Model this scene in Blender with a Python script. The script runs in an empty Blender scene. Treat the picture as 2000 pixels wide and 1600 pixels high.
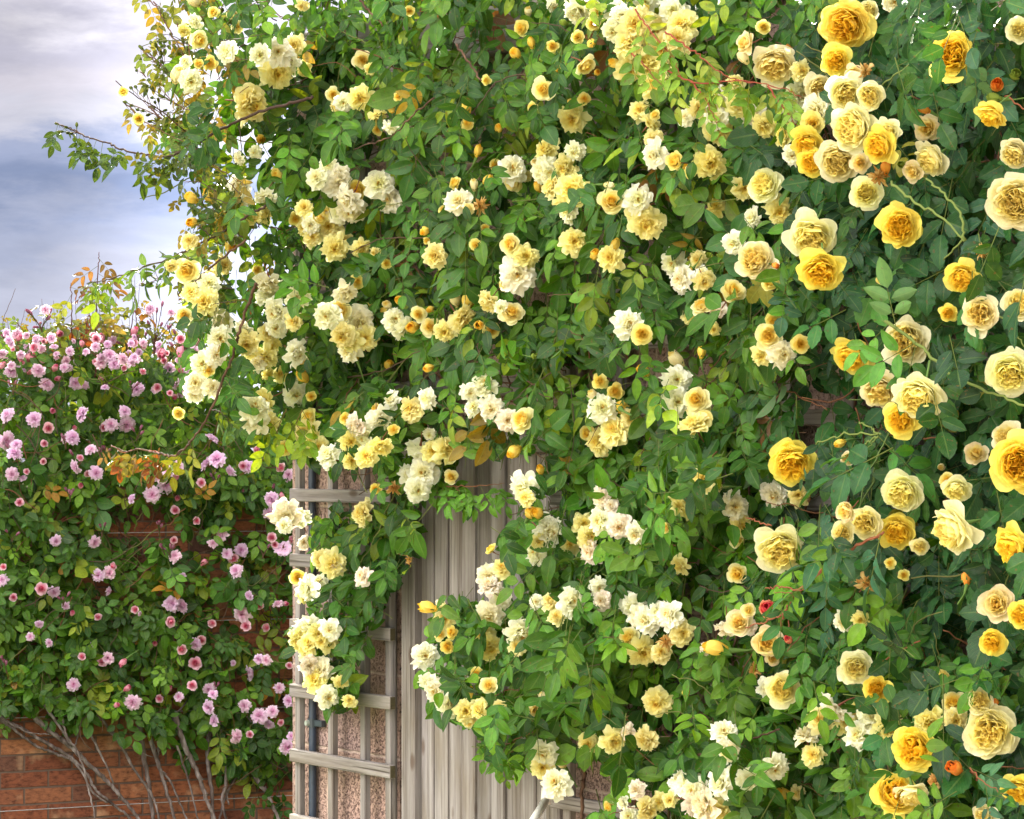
import bpy, math, random
import numpy as np
from mathutils import Vector, Matrix

# ------------------------------------------------------------------ camera
F = 5860.0            # focal length in pixels of a 2000 px wide frame
HY = 900.0            # row of the horizon
EYE = 1.7
scene = bpy.context.scene
cam_data = bpy.data.cameras.new("camera")
cam = bpy.data.objects.new("camera", cam_data)
scene.collection.objects.link(cam)
cam.location = (0, 0, EYE)
cam.rotation_euler = (math.radians(90), 0, 0)
cam_data.sensor_width = 36.0
cam_data.lens = 36.0 * F / 2000.0
cam_data.shift_y = 100.0 / 2000.0
cam_data.clip_start = 0.1
cam_data.clip_end = 3000
scene.camera = cam

# ------------------------------------------------------------------ light
SUN_EL, SUN_AZ = math.radians(25), math.radians(-14)      # behind the roses, a little to the left
sd = Vector((math.sin(SUN_AZ) * math.cos(SUN_EL), math.cos(SUN_AZ) * math.cos(SUN_EL), math.sin(SUN_EL)))
sun_data = bpy.data.lights.new("sun", 'SUN')
sun_data.energy = 5.0
sun_data.angle = math.radians(0.6)
sun_data.color = (1.0, 0.93, 0.80)
sun = bpy.data.objects.new("sun", sun_data)
scene.collection.objects.link(sun)
sun.rotation_euler = sd.to_track_quat('Z', 'Y').to_euler()
sun.location = (-4, 20, 14)

def lin(c, k=1.0):
    out = []
    for v in c:
        v /= 255.0
        out.append((v / 12.92 if v <= 0.04045 else ((v + 0.055) / 1.055) ** 2.4) * k)
    return tuple(out)

world = bpy.data.worlds.new("World")
scene.world = world
world.use_nodes = True
wn, wl = world.node_tree.nodes, world.node_tree.links
wn.clear()
def WN(t, **k):
    n = wn.new(t)
    for a, b in k.items():
        setattr(n, a, b)
    return n
def wmath(op, a, b=None, clamp=False):
    n = WN('ShaderNodeMath', operation=op, use_clamp=clamp)
    for i, v in enumerate((a, b)):
        if v is None: continue
        if isinstance(v, (int, float)): n.inputs[i].default_value = v
        else: wl.new(v, n.inputs[i])
    return n.outputs[0]
def wramp(fac, stops, interp='EASE'):
    r = WN('ShaderNodeValToRGB'); r.color_ramp.interpolation = interp
    e = r.color_ramp.elements
    while len(e) > 1: e.remove(e[0])
    e[0].position = stops[0][0]; e[0].color = (*stops[0][1], 1)
    for p, c in stops[1:]:
        q = e.new(p); q.color = (*c, 1)
    wl.new(fac, r.inputs[0]); return r.outputs[0]
w_out = WN('ShaderNodeOutputWorld'); w_bg = WN('ShaderNodeBackground')
w_bg.inputs[1].default_value = 0.1
wl.new(w_bg.outputs[0], w_out.inputs[0])
sky_t = WN('ShaderNodeTexSky', sky_type='NISHITA')
sky_t.sun_disc = False
sky_t.sun_elevation = SUN_EL
sky_t.sun_rotation = SUN_AZ
sky_t.dust_density = 1.5
w_tc = WN('ShaderNodeTexCoord'); w_sep = WN('ShaderNodeSeparateXYZ')
wl.new(w_tc.outputs['Generated'], w_sep.inputs[0])
# bands of cloud near the horizon, broken up by noise
w_map = WN('ShaderNodeMapping'); w_map.inputs['Scale'].default_value = (1, 1, 3.2)
wl.new(w_tc.outputs['Generated'], w_map.inputs[0])
w_n1 = WN('ShaderNodeTexNoise'); w_n1.inputs['Scale'].default_value = 11; w_n1.inputs['Detail'].default_value = 8; w_n1.inputs['Roughness'].default_value = 0.6
wl.new(w_map.outputs[0], w_n1.inputs['Vector'])
w_n2 = WN('ShaderNodeTexNoise'); w_n2.inputs['Scale'].default_value = 2.2; w_n2.inputs['Detail'].default_value = 4
wl.new(w_map.outputs[0], w_n2.inputs['Vector'])
zz = wmath('ADD', w_sep.outputs['Z'], wmath('MULTIPLY', wmath('SUBTRACT', w_n1.outputs['Fac'], 0.5), 0.075))
low = wramp(wmath('MULTIPLY', zz, 4.0), [
    (0.00, lin((216, 214, 228))), (0.14, lin((212, 212, 232))), (0.24, lin((198, 202, 222))), (0.30, lin((176, 184, 210))),
    (0.36, lin((142, 156, 190))), (0.42, lin((168, 178, 208))), (0.47, lin((212, 212, 226))),
    (0.52, lin((214, 210, 222))), (0.58, lin((194, 192, 208))), (0.64, lin((222, 219, 228))), (0.70, lin((184, 186, 206))), (1.0, lin((225, 225, 232)))])
# the bank of cloud gets brighter towards the sun's side of the sky
az = wmath('DIVIDE', w_sep.outputs['X'], wmath('MAXIMUM', w_sep.outputs['Y'], 0.05))
glow = WN('ShaderNodeMapRange', interpolation_type='SMOOTHSTEP')
wl.new(wmath('ADD', az, wmath('MULTIPLY', wmath('SUBTRACT', w_n1.outputs['Fac'], 0.5), 0.05)), glow.inputs[0])
glow.inputs[1].default_value = -0.160; glow.inputs[2].default_value = -0.095; glow.inputs[3].default_value = 4.1; glow.inputs[4].default_value = 8.4
lowm = WN('ShaderNodeVectorMath', operation='SCALE')
w_n3 = WN('ShaderNodeTexNoise'); w_n3.inputs['Scale'].default_value = 26; w_n3.inputs['Detail'].default_value = 7; w_n3.inputs['Roughness'].default_value = 0.62; w_n3.inputs['Distortion'].default_value = 0.6
wl.new(w_map.outputs[0], w_n3.inputs['Vector'])
puff = wmath('ADD', 0.80, wmath('MULTIPLY', w_n3.outputs['Fac'], 0.42))
wl.new(low, lowm.inputs[0]); wl.new(wmath('MULTIPLY', glow.outputs[0], puff), lowm.inputs['Scale'])
# high broken cloud, sunlit white over and behind the viewer
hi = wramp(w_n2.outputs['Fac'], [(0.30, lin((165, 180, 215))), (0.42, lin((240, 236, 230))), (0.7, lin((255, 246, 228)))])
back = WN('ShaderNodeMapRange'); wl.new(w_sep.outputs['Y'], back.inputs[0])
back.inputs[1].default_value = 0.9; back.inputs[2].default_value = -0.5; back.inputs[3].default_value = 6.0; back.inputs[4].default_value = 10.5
# bright lobe added to the unseen sky, directional fill from upper left behind the viewer
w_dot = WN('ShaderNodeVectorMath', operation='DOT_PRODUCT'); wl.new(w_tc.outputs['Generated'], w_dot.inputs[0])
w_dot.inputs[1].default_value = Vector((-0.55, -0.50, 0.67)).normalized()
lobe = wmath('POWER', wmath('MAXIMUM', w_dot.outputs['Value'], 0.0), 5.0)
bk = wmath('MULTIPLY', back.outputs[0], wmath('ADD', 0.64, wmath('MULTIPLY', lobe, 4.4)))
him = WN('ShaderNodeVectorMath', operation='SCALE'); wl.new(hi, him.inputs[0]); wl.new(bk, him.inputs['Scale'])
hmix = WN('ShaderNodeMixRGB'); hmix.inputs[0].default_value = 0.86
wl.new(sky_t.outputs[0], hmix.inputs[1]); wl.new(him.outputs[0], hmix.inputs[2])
band = wmath('MULTIPLY', wmath('SUBTRACT', 0.34, w_sep.outputs['Z']), 8.0, True)
band = wmath('MULTIPLY', band, wmath('GREATER_THAN', w_sep.outputs['Y'], 0.0))
band = wmath('MULTIPLY', band, wmath('MULTIPLY', wmath('SUBTRACT', w_sep.outputs['Y'], 0.3), 4.0, True))
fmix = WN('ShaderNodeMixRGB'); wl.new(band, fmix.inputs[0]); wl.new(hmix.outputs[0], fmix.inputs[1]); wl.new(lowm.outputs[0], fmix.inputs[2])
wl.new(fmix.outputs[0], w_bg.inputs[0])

scene.view_settings.view_transform = 'Standard'
scene.view_settings.look = 'None'
scene.view_settings.gamma = 1
scene.view_settings.use_curve_mapping = False
scene.view_settings.exposure = 1.3
scene.render.resolution_x = 1024
scene.render.resolution_y = 819
scene.cycles.max_bounces = 8
scene.cycles.diffuse_bounces = 6
scene.cycles.transmission_bounces = 6
scene.cycles.transparent_max_bounces = 6
scene.cycles.use_denoising = True

# ------------------------------------------------------------------ frames of the two walls
C = scene.collection
R0 = Vector((0.545, -0.839, 0)).normalized()    # along the garage wall, towards the viewer's right
N0 = Vector((-0.839, -0.545, 0)).normalized()   # out of the garage wall
P0 = Vector((-0.515, 8.4, 0))
R1 = Vector((0.895, 0.447, 0)).normalized()     # along the brick wall
N1 = Vector((0.447, -0.895, 0)).normalized()
P1 = Vector((-2.3, 13.5, 0))
WALLS = {0: (P0, R0, N0), 1: (P1, R1, N1)}
def at(x, y, d, w=0):
    """point seen at (x, y) of the 2000x1600 photograph lying d metres out of wall w"""
    P, R, N = WALLS[w]
    px, py = P.x + N.x * d, P.y + N.y * d
    t = (x - 1000.0) / F
    s = (t * py - px) / (R.x - t * R.y)
    Y = py + s * R.y
    return Vector((px + s * R.x, Y, EYE + (HY - y) / F * Y))
def at_np(x, y, d, w=0):
    P, R, N = WALLS[w]
    px, py = P.x + N.x * d, P.y + N.y * d
    t = (x - 1000.0) / F
    s = (t * py - px) / (R.x - t * R.y)
    Y = py + s * R.y
    return np.stack([px + s * R.x, Y, EYE + (HY - y) / F * Y], -1)
def proj(p):
    p = np.asarray(p)
    return 1000 + F * p[..., 0] / p[..., 1], HY - F * (p[..., 2] - EYE) / p[..., 1]
def sx(x, d=0.0, w=0):
    """position along wall w of the column x"""
    P, R, N = WALLS[w]
    t = (x - 1000.0) / F
    return (t * (P.y + N.y * d) - (P.x + N.x * d)) / (R.x - t * R.y)
def zy(y, x, d=0.0, w=0):
    return at(x, y, d, w).z

# ------------------------------------------------------------------ tagging
def tag(o, label=None, cat=None, group=None, kind=None):
    if label: o['label'] = label
    if cat: o['category'] = cat
    if group: o['group'] = group
    if kind: o['kind'] = kind
    return o
def thing(name, loc, label, cat, group=None, rotz=0.0):
    o = bpy.data.objects.new(name, None)
    o.empty_display_size = 0.1
    C.objects.link(o)
    o.location = loc
    o.rotation_euler = (0, 0, rotz)
    return tag(o, label, cat, group)
def link(name, mesh, parent=None):
    o = bpy.data.objects.new(name, mesh)
    C.objects.link(o)
    if parent is not None:
        o.parent = parent
    return o

# ------------------------------------------------------------------ node helpers
class Mat:
    def __init__(self, name):
        self.m = bpy.data.materials.new(name); self.m.use_nodes = True
        self.t = self.m.node_tree; self.n = self.t.nodes; self.l = self.t.links
        self.n.clear()
        self.out = self.n.new('ShaderNodeOutputMaterial')
    def N(self, t, ins=None, **k):
        n = self.n.new(t)
        for a, b in k.items(): setattr(n, a, b)
        for a, b in (ins or {}).items(): self.set(n.inputs[a], b)
        return n
    def set(self, sock, v):
        if isinstance(v, bpy.types.NodeSocket): self.l.new(v, sock)
        elif isinstance(v, tuple) and len(v) == 3 and sock.type == 'RGBA': sock.default_value = (*v, 1)
        else: sock.default_value = v
    def M(self, op, a, b=None, clamp=False):
        n = self.n.new('ShaderNodeMath'); n.operation = op; n.use_clamp = clamp
        self.set(n.inputs[0], a)
        if b is not None: self.set(n.inputs[1], b)
        return n.outputs[0]
    def mix(self, f, a, b, mode='MIX'):
        n = self.n.new('ShaderNodeMixRGB'); n.blend_type = mode
        self.set(n.inputs[0], f); self.set(n.inputs[1], a); self.set(n.inputs[2], b)
        return n.outputs[0]
    def ramp(self, f, stops, interp='LINEAR'):
        r = self.n.new('ShaderNodeValToRGB'); r.color_ramp.interpolation = interp
        e = r.color_ramp.elements
        while len(e) > 1: e.remove(e[0])
        e[0].position = stops[0][0]; e[0].color = (*stops[0][1], 1)
        for p, c in stops[1:]: e.new(p).color = (*c, 1)
        self.set(r.inputs[0], f); return r.outputs[0]
    def noise(self, vec, scale, detail=4, rough=0.55, out='Fac'):
        n = self.N('ShaderNodeTexNoise', {'Scale': scale, 'Detail': detail, 'Roughness': rough})
        if vec is not None: self.l.new(vec, n.inputs['Vector'])
        return n.outputs[out]
    def mapping(self, vec, scale=(1, 1, 1), rot=(0, 0, 0), loc=(0, 0, 0)):
        n = self.N('ShaderNodeMapping', {'Scale': scale, 'Rotation': rot, 'Location': loc})
        self.l.new(vec, n.inputs['Vector']); return n.outputs[0]
    def coord(self, k='Object'):
        return self.N('ShaderNodeTexCoord').outputs[k]
    def bump(self, h, strength=0.5, dist=0.01):
        return self.N('ShaderNodeBump', {'Height': h, 'Strength': strength, 'Distance': dist}).outputs[0]
    def principled(self, col, rough=0.7, normal=None, spec=0.5, **k):
        p = self.N('ShaderNodeBsdfPrincipled', {'Base Color': col, 'Roughness': rough, 'Specular IOR Level': spec})
        if normal is not None: self.l.new(normal, p.inputs['Normal'])
        for a, b in k.items(): self.set(p.inputs[a.replace('_', ' ')], b)
        return p.outputs[0]
    def finish(self, sh):
        self.l.new(sh, self.out.inputs[0]); return self.m

# ---- leaf: green two-sided blade with veins, light passes through it
def leaf_material(name, gloss=0.36, trans=0.32, vein=0.35, tcol=(2.3, 1.8, 0.35)):
    m = Mat(name)
    col = m.N('ShaderNodeAttribute', attribute_name='col').outputs['Color']
    uv = m.N('ShaderNodeUVMap').outputs[0]
    s = m.N('ShaderNodeSeparateXYZ'); m.l.new(uv, s.inputs[0])
    a = m.M('ABSOLUTE', m.M('SUBTRACT', s.outputs[0], 0.5))
    rib = m.M('LESS_THAN', a, 0.035)
    spot = m.M('MULTIPLY', m.M('GREATER_THAN', m.noise(m.coord('Object'), 130, 2, 0.4), 0.69), 0.65)
    side = m.M('SINE', m.M('MULTIPLY', m.M('SUBTRACT', s.outputs[1], m.M('MULTIPLY', a, 0.75)), 62.0))
    sidev = m.M('MULTIPLY', m.M('GREATER_THAN', side, 0.86), 0.35)
    veins = m.M('MULTIPLY', m.M('MAXIMUM', rib, sidev), vein)
    oc = m.coord('Object')
    blot = m.noise(oc, 90, 3, 0.6)
    c1 = m.mix(1.0, col, m.ramp(blot, [(0.25, (0.72, 0.76, 0.7)), (0.6, (1.1, 1.08, 1.0))]), 'MULTIPLY')
    c2 = m.mix(veins, c1, m.mix(0.5, c1, (0.25, 0.36, 0.10)))
    c2 = m.mix(spot, c2, lin((96, 74, 40)))
    geo = m.N('ShaderNodeNewGeometry')
    under = m.mix(0.45, c2, (0.12, 0.19, 0.10))
    c3 = m.mix(geo.outputs['Backfacing'], c2, under)
    bmp = m.bump(m.M('ADD', m.M('MULTIPLY', m.M('ABSOLUTE', side), 0.5), m.M('MULTIPLY', blot, 0.8)), 0.55, 0.0018)
    rg = m.M('ADD', gloss, m.M('MULTIPLY', geo.outputs['Backfacing'], 0.3))
    p = m.principled(c3, rg, bmp, 0.34)
    tc = m.mix(1.0, c2, tcol, 'MULTIPLY')
    tr = m.N('ShaderNodeBsdfTranslucent', {'Color': tc}).outputs[0]
    mx = m.N('ShaderNodeMixShader', {0: trans}); m.l.new(p, mx.inputs[1]); m.l.new(tr, mx.inputs[2])
    return m.finish(mx.outputs[0])
M_LEAF = leaf_material('rose_leaf', 0.24, 0.28)

def petal_material():
    m = Mat('rose_petal')
    col = m.N('ShaderNodeAttribute', attribute_name='col').outputs['Color']
    uv = m.N('ShaderNodeUVMap').outputs[0]
    st = m.noise(m.mapping(uv, (14, 1.6, 1)), 1.0, 3, 0.6)
    c = m.mix(1.0, col, m.ramp(st, [(0.3, (0.94, 0.92, 0.86)), (0.6, (1.0, 1.0, 1.0))]), 'MULTIPLY')
    b = m.bump(m.M('ADD', st, m.M('MULTIPLY', m.noise(m.coord('Object'), 120, 2), 0.8)), 0.4, 0.002)
    p = m.principled(c, 0.62, b, 0.25)
    tr = m.N('ShaderNodeBsdfTranslucent', {'Color': c}).outputs[0]
    mx = m.N('ShaderNodeMixShader', {0: 0.48}); m.l.new(p, mx.inputs[1]); m.l.new(tr, mx.inputs[2])
    return m.finish(mx.outputs[0])
M_PETAL = petal_material()

def sepal_material():
    m = Mat('rose_sepal')
    col = m.N('ShaderNodeAttribute', attribute_name='col').outputs['Color']
    return m.finish(m.principled(col, 0.75, None, 0.12))
M_STEM = sepal_material()

def bark_material(name, c0, c1, c2, scale=1.0):
    m = Mat(name)
    oc = m.coord('Object')
    n1 = m.noise(m.mapping(oc, (30, 30, 9)), 1.0 * scale, 5, 0.65)
    n2 = m.noise(oc, 14, 3)
    c = m.ramp(n1, [(0.32, c0), (0.5, c1), (0.72, c2)])
    c = m.mix(m.M('MULTIPLY', n2, 0.5), c, c0)
    b = m.bump(n1, 0.9, 0.004)
    return m.finish(m.principled(c, 0.85, b, 0.25))
M_BARK = bark_material('grey_rose_bark', lin((56, 46, 44)), lin((116, 102, 100)), lin((180, 168, 170)))
M_BARK2 = bark_material('brown_rose_bark', lin((42, 28, 22)), lin((84, 60, 46)), lin((128, 100, 80)))
# ------------------------------------------------------------------ mesh building
class MB:
    """collects vertices, faces and colours and builds ONE mesh"""
    def __init__(self):
        self.v, self.f, self.c, self.uv, self.mi = [], [], [], [], []
        self.nv = 0
    def add(self, v, f, c, uv=None, mi=0):
        v = np.asarray(v, float).reshape(-1, 3); f = np.asarray(f, int).reshape(-1, 4)
        c = np.asarray(c, float)
        if c.ndim == 1: c = np.tile(c, (len(v), 1))
        if uv is None: uv = np.zeros((len(v), 2))
        self.v.append(v); self.f.append(f + self.nv); self.c.append(c); self.uv.append(np.asarray(uv, float).reshape(-1, 2))
        self.mi.append(np.full(len(f), mi)); self.nv += len(v)
    def arrays(self):
        return (np.concatenate(self.v), np.concatenate(self.f), np.concatenate(self.c), np.concatenate(self.uv), np.concatenate(self.mi))
    def build(self, name, mats, smooth=True):
        v, f, c, uv, mi = self.arrays()
        return mesh_from(name, v, f, c, uv, mi, mats, smooth)
def mesh_from(name, v, f, c, uv, mi, mats, smooth=True):
    me = bpy.data.meshes.new(name)
    n, m = len(v), len(f)
    tri = f[:, 3] == f[:, 2]
    cnt = np.where(tri, 3, 4)
    keep = np.ones((m, 4), bool); keep[tri, 3] = False
    loops = f[keep]
    start = np.concatenate([[0], np.cumsum(cnt)[:-1]])
    me.vertices.add(n); me.vertices.foreach_set('co', v.astype(np.float32).ravel())
    me.loops.add(len(loops)); me.loops.foreach_set('vertex_index', loops.astype(np.int32))
    me.polygons.add(m); me.polygons.foreach_set('loop_start', start.astype(np.int32)); me.polygons.foreach_set('loop_total', cnt.astype(np.int32))
    me.polygons.foreach_set('material_index', mi.astype(np.int32))
    me.polygons.foreach_set('use_smooth', np.full(m, smooth))
    me.update(calc_edges=True)
    ca = me.color_attributes.new('col', 'FLOAT_COLOR', 'POINT')
    ca.data.foreach_set('color', np.concatenate([c, np.ones((n, 1))], 1).astype(np.float32).ravel())
    ul = me.uv_layers.new(name='uv')
    ul.data.foreach_set('uv', uv[loops].astype(np.float32).ravel())
    for mt in mats: me.materials.append(mt)
    me.validate()
    return me

def tube(mb, pts, rads, col, sides=6, mi=0, knobs=0.0, seed=0):
    pts = np.asarray(pts, float); n = len(pts)
    rads = np.broadcast_to(np.asarray(rads, float), (n,)).copy()
    if knobs:
        rads *= 1 + knobs * np.random.default_rng(seed).normal(size=n)
    T = np.gradient(pts, axis=0); T /= np.linalg.norm(T, axis=1, keepdims=True) + 1e-9
    up = np.array([0.31, 0.2, 0.93]) if abs(T[0][2]) < 0.8 else np.array([1.0, 0.1, 0])
    A = np.cross(T, up); A /= np.linalg.norm(A, axis=1, keepdims=True) + 1e-9
    B = np.cross(T, A)
    th = np.linspace(0, 2 * np.pi, sides, endpoint=False)
    ring = pts[:, None] + rads[:, None, None] * (np.cos(th)[None, :, None] * A[:, None] + np.sin(th)[None, :, None] * B[:, None])
    v = ring.reshape(-1, 3)
    f = []
    for i in range(n - 1):
        for k in range(sides):
            k2 = (k + 1) % sides
            f.append((i * sides + k, i * sides + k2, (i + 1) * sides + k2, (i + 1) * sides + k))
    c0 = len(v); v = np.vstack([v, pts[:1], pts[-1:]])
    for k in range(sides):
        k2 = (k + 1) % sides
        f.append((c0, k2, k, k)); f.append((c0 + 1, (n - 1) * sides + k, (n - 1) * sides + k2, (n - 1) * sides + k2))
    mb.add(v, f, col, None, mi)
def smooth_path(pts, n=8):
    pts = np.asarray(pts, float)
    if len(pts) < 3:
        t = np.linspace(0, 1, n)[:, None]
        return pts[0] * (1 - t) + pts[-1] * t
    P = np.vstack([2 * pts[0] - pts[1], pts, 2 * pts[-1] - pts[-2]])
    out = []
    for i in range(1, len(P) - 2):
        for t in np.linspace(0, 1, n, endpoint=False):
            a, b, c, d = P[i - 1], P[i], P[i + 1], P[i + 2]
            out.append(0.5 * ((2 * b) + (-a + c) * t + (2 * a - 5 * b + 4 * c - d) * t * t + (-a + 3 * b - 3 * c + d) * t ** 3))
    out.append(P[-2])
    return np.array(out)

def box(mb, x0, x1, y0, y1, z0, z1, col=(1, 1, 1), bevel=0.0, mi=0):
    """axis-aligned box with chamfered long edges (quads, every face bevelled when bevel > 0)"""
    if bevel <= 0:
        v = [(x, y, z) for x in (x0, x1) for y in (y0, y1) for z in (z0, z1)]
        f = [(0, 1, 3, 2), (4, 6, 7, 5), (0, 4, 5, 1), (2, 3, 7, 6), (0, 2, 6, 4), (1, 5, 7, 3)]
        mb.add(v, f, col, None, mi); return
    import itertools
    b = bevel
    v, idx = [], {}
    c = [(x0, x1), (y0, y1), (z0, z1)]
    for cx, cy, cz in itertools.product((0, 1), repeat=3):
        for ax in range(3):
            p = []
            for a, s in enumerate((cx, cy, cz)):
                val = c[a][s]
                if a != ax: val += b if s == 0 else -b
                p.append(val)
            idx[(cx, cy, cz, ax)] = len(v); v.append(p)
    f = []
    def q(*k): f.append(tuple(idx[i] for i in k))
    for ax in range(3):
        o1, o2 = [a for a in range(3) if a != ax]
        for s in (0, 1):
            ks = []
            for u, w in ((0, 0), (1, 0), (1, 1), (0, 1)):
                k = [0, 0, 0]; k[ax] = s; k[o1] = u; k[o2] = w
                ks.append((*k, ax))
            if (s == 0) != (ax == 1): ks = ks[::-1]
            q(*ks)
    for ax in range(3):      # edge strips running along ax
        o1, o2 = [a for a in range(3) if a != ax]
        for u, w in itertools.product((0, 1), repeat=2):
            k0 = [0, 0, 0]; k1 = [0, 0, 0]
            k0[o1] = k1[o1] = u; k0[o2] = k1[o2] = w; k1[ax] = 1
            ks = [(*k0, o1), (*k1, o1), (*k1, o2), (*k0, o2)]
            if (u == w) != (ax == 1): ks = ks[::-1]
            q(*ks)
    for cx, cy, cz in itertools.product((0, 1), repeat=3):
        a, b_, c_ = idx[(cx, cy, cz, 0)], idx[(cx, cy, cz, 1)], idx[(cx, cy, cz, 2)]
        t = (a, b_, c_, c_) if (cx + cy + cz) % 2 == 1 else (a, c_, b_, b_)
        f.append(t)
    mb.add(v, f, col, None, mi)

# ------------------------------------------------------------------ leaves
def leaf_template(nu, nv, wid, fold, droop, twist, tipk, serr=0.0):
    us = np.linspace(-1, 1, nu); vs = np.linspace(0, 1, nv)
    V, UV = [], []
    for j, v in enumerate(vs):
        w = wid * 0.5 * (math.sin(math.pi * min(1, v ** tipk)) ** 0.72 if 0 < v < 1 else 0.02)
        if serr and 0 < j < nv - 1: w *= 1 + serr * (1 if j % 2 else -1)
        for u in us:
            x = u * w
            z = fold * abs(x) - droop * v * v + twist * x * v + 0.05 * abs(u) * w * math.sin(v * 19)
            V.append((x, v, z)); UV.append(((u + 1) / 2, v))
    Fc = [(j * nu + i, j * nu + i + 1, (j + 1) * nu + i + 1, (j + 1) * nu + i) for j in range(nv - 1) for i in range(nu - 1)]
    return np.array(V), np.array(Fc), np.array(UV)
def normalize(a):
    return a / (np.linalg.norm(a, axis=-1, keepdims=True) + 1e-9)

class Foliage:
    """all the leaflets and leaf stalks of one plant"""
    def __init__(self, rng): self.rng = rng; self.P = []; self.A = []; self.Nn = []; self.L = []; self.C = []; self.st = MB()
    def compound(self, base, a, nn, L, col, pairs=2, spread=1.05, stalkcol=(0.10, 0.13, 0.03)):
        """base, a (pointing), nn (normal): (N,3); L leaflet length (N,); col (N,3)"""
        rng = self.rng; n = len(base)
        if n == 0: return
        a = normalize(a); nn = normalize(nn - a * (nn * a).sum(-1, keepdims=True)); b = np.cross(a, nn)
        rl = L * (0.75 + 0.42 * pairs)
        sag = np.zeros((n, 3)); sag[:, 2] = -0.10
        end = base + (a + sag) * rl[:, None]
        pos, dirs, sc = [end], [a + sag + rng.normal(0, .12, (n, 3))], [np.full(n, 1.06)]
        for k in range(pairs):
            f = 1 - (k + 0.75) * 0.80 / (pairs + 0.35)
            m = base + (a + sag) * (rl * f)[:, None]
            for sgn in (-1, 1):
                dd = a * math.cos(spread) + b * sgn * math.sin(spread) + sag * 1.3 + rng.normal(0, .16, (n, 3))
                pos.append(m + normalize(dd) * (L * 0.06)[:, None]); dirs.append(dd); sc.append(0.95 - 0.13 * k + rng.normal(0, .06, n))
        for p, d, s in zip(pos, dirs, sc):
            d = normalize(d)
            m = normalize(nn + rng.normal(0, .24, (n, 3)))
            self.P.append(p); self.A.append(d); self.Nn.append(m); self.L.append(L * s)
            self.C.append(col * (1 + rng.normal(0, .13, (n, 1))))
        # stalks: three-sided slivers
        w = (L * 0.017)[:, None]
        v = np.stack([base + nn * w, base + b * w - nn * w, base - b * w - nn * w, end + nn * w * .6, end + b * w * .6 - nn * w * .6, end - b * w * .6 - nn * w * .6], 1)
        f = np.array([(0, 1, 4, 3), (1, 2, 5, 4), (2, 0, 3, 5)])
        F_ = (f[None] + (np.arange(n) * 6)[:, None, None]).reshape(-1, 4)
        self.st.add(v.reshape(-1, 3), F_, np.asarray(stalkcol))
    def single(self, p, a, nn, L, col):
        self.P.append(p); self.A.append(normalize(a)); self.Nn.append(normalize(nn)); self.L.append(L); self.C.append(col)
    def leaves(self):
        return [np.concatenate(k) for k in (self.P, self.A, self.Nn, self.L, self.C)]
    def build(self, name, parent, templates, keep_fn=None, mat=None):
        P, A, Nn, L, Cc = self.leaves()
        if keep_fn is not None:
            cen = P + A * (L * .5)[:, None]
            k = keep_fn(cen)
            P, A, Nn, L, Cc = P[k], A[k], Nn[k], L[k], Cc[k]
        Nn = normalize(Nn - A * (Nn * A).sum(-1, keepdims=True)); B = np.cross(A, Nn)
        rng = self.rng
        which = rng.integers(0, len(templates), len(P))
        mb = MB()
        for ti, (V, Fc, UV) in enumerate(templates):
            s = np.where(which == ti)[0]
            if len(s) == 0: continue
            Ls = L[s][:, None, None]; wv = (1 + rng.normal(0, .12, len(s)))[:, None, None]
            v = P[s][:, None] + Ls * (V[None, :, 0:1] * wv * B[s][:, None] + V[None, :, 1:2] * A[s][:, None] + V[None, :, 2:3] * Nn[s][:, None])
            f = (Fc[None] + (np.arange(len(s)) * len(V))[:, None, None]).reshape(-1, 4)
            c = np.repeat(np.clip(Cc[s], 0.004, 1), len(V), 0)
            mb.add(v.reshape(-1, 3), f, c, np.tile(UV, (len(s), 1)))
        if self.st.nv:
            v, f, c, uv, mi = self.st.arrays()
            if keep_fn is not None:
                q = v.reshape(-1, 6, 3).mean(1) if len(v) % 6 == 0 else None
                if q is not None:
                    kk = keep_fn(q)
                    v6 = v.reshape(-1, 6, 3)[kk]; c6 = c.reshape(-1, 6, 3)[kk]
                    f = (np.array([(0, 1, 4, 3), (1, 2, 5, 4), (2, 0, 3, 5)])[None] + (np.arange(len(v6)) * 6)[:, None, None]).reshape(-1, 4)
                    v, c = v6.reshape(-1, 3), c6.reshape(-1, 3); uv = np.zeros((len(v), 2))
            if len(v): mb.add(v, f, c, uv, 1)
        print(name, 'leaflets', len(P))
        me = mb.build(name, [mat or M_LEAF, M_STEM])
        return link(name, me, parent)
TPL = [leaf_template(5, 7, 0.52, 0.30, 0.16, 0.2, 0.80), leaf_template(5, 7, 0.46, 0.42, 0.28, -0.3, 0.74), leaf_template(5, 7, 0.56, 0.18, 0.08, 0.0, 0.80),
       leaf_template(5, 7, 0.50, 0.50, -0.06, 0.4, 0.76)]
TPL_BIG = [leaf_template(5, 12, 0.58, 0.24, 0.14, 0.2, 0.84, 0.08), leaf_template(5, 12, 0.52, 0.42, 0.26, -0.3, 0.80, 0.05), leaf_template(5, 12, 0.62, 0.14, 0.05, 0.1, 0.86, 0.05)]
TPL_SMALL = [leaf_template(3, 6, 0.58, 0.30, 0.14, 0.2, 0.84), leaf_template(3, 6, 0.50, 0.42, 0.24, -0.3, 0.8), leaf_template(3, 6, 0.62, 0.16, 0.04, 0.1, 0.86)]

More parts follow.
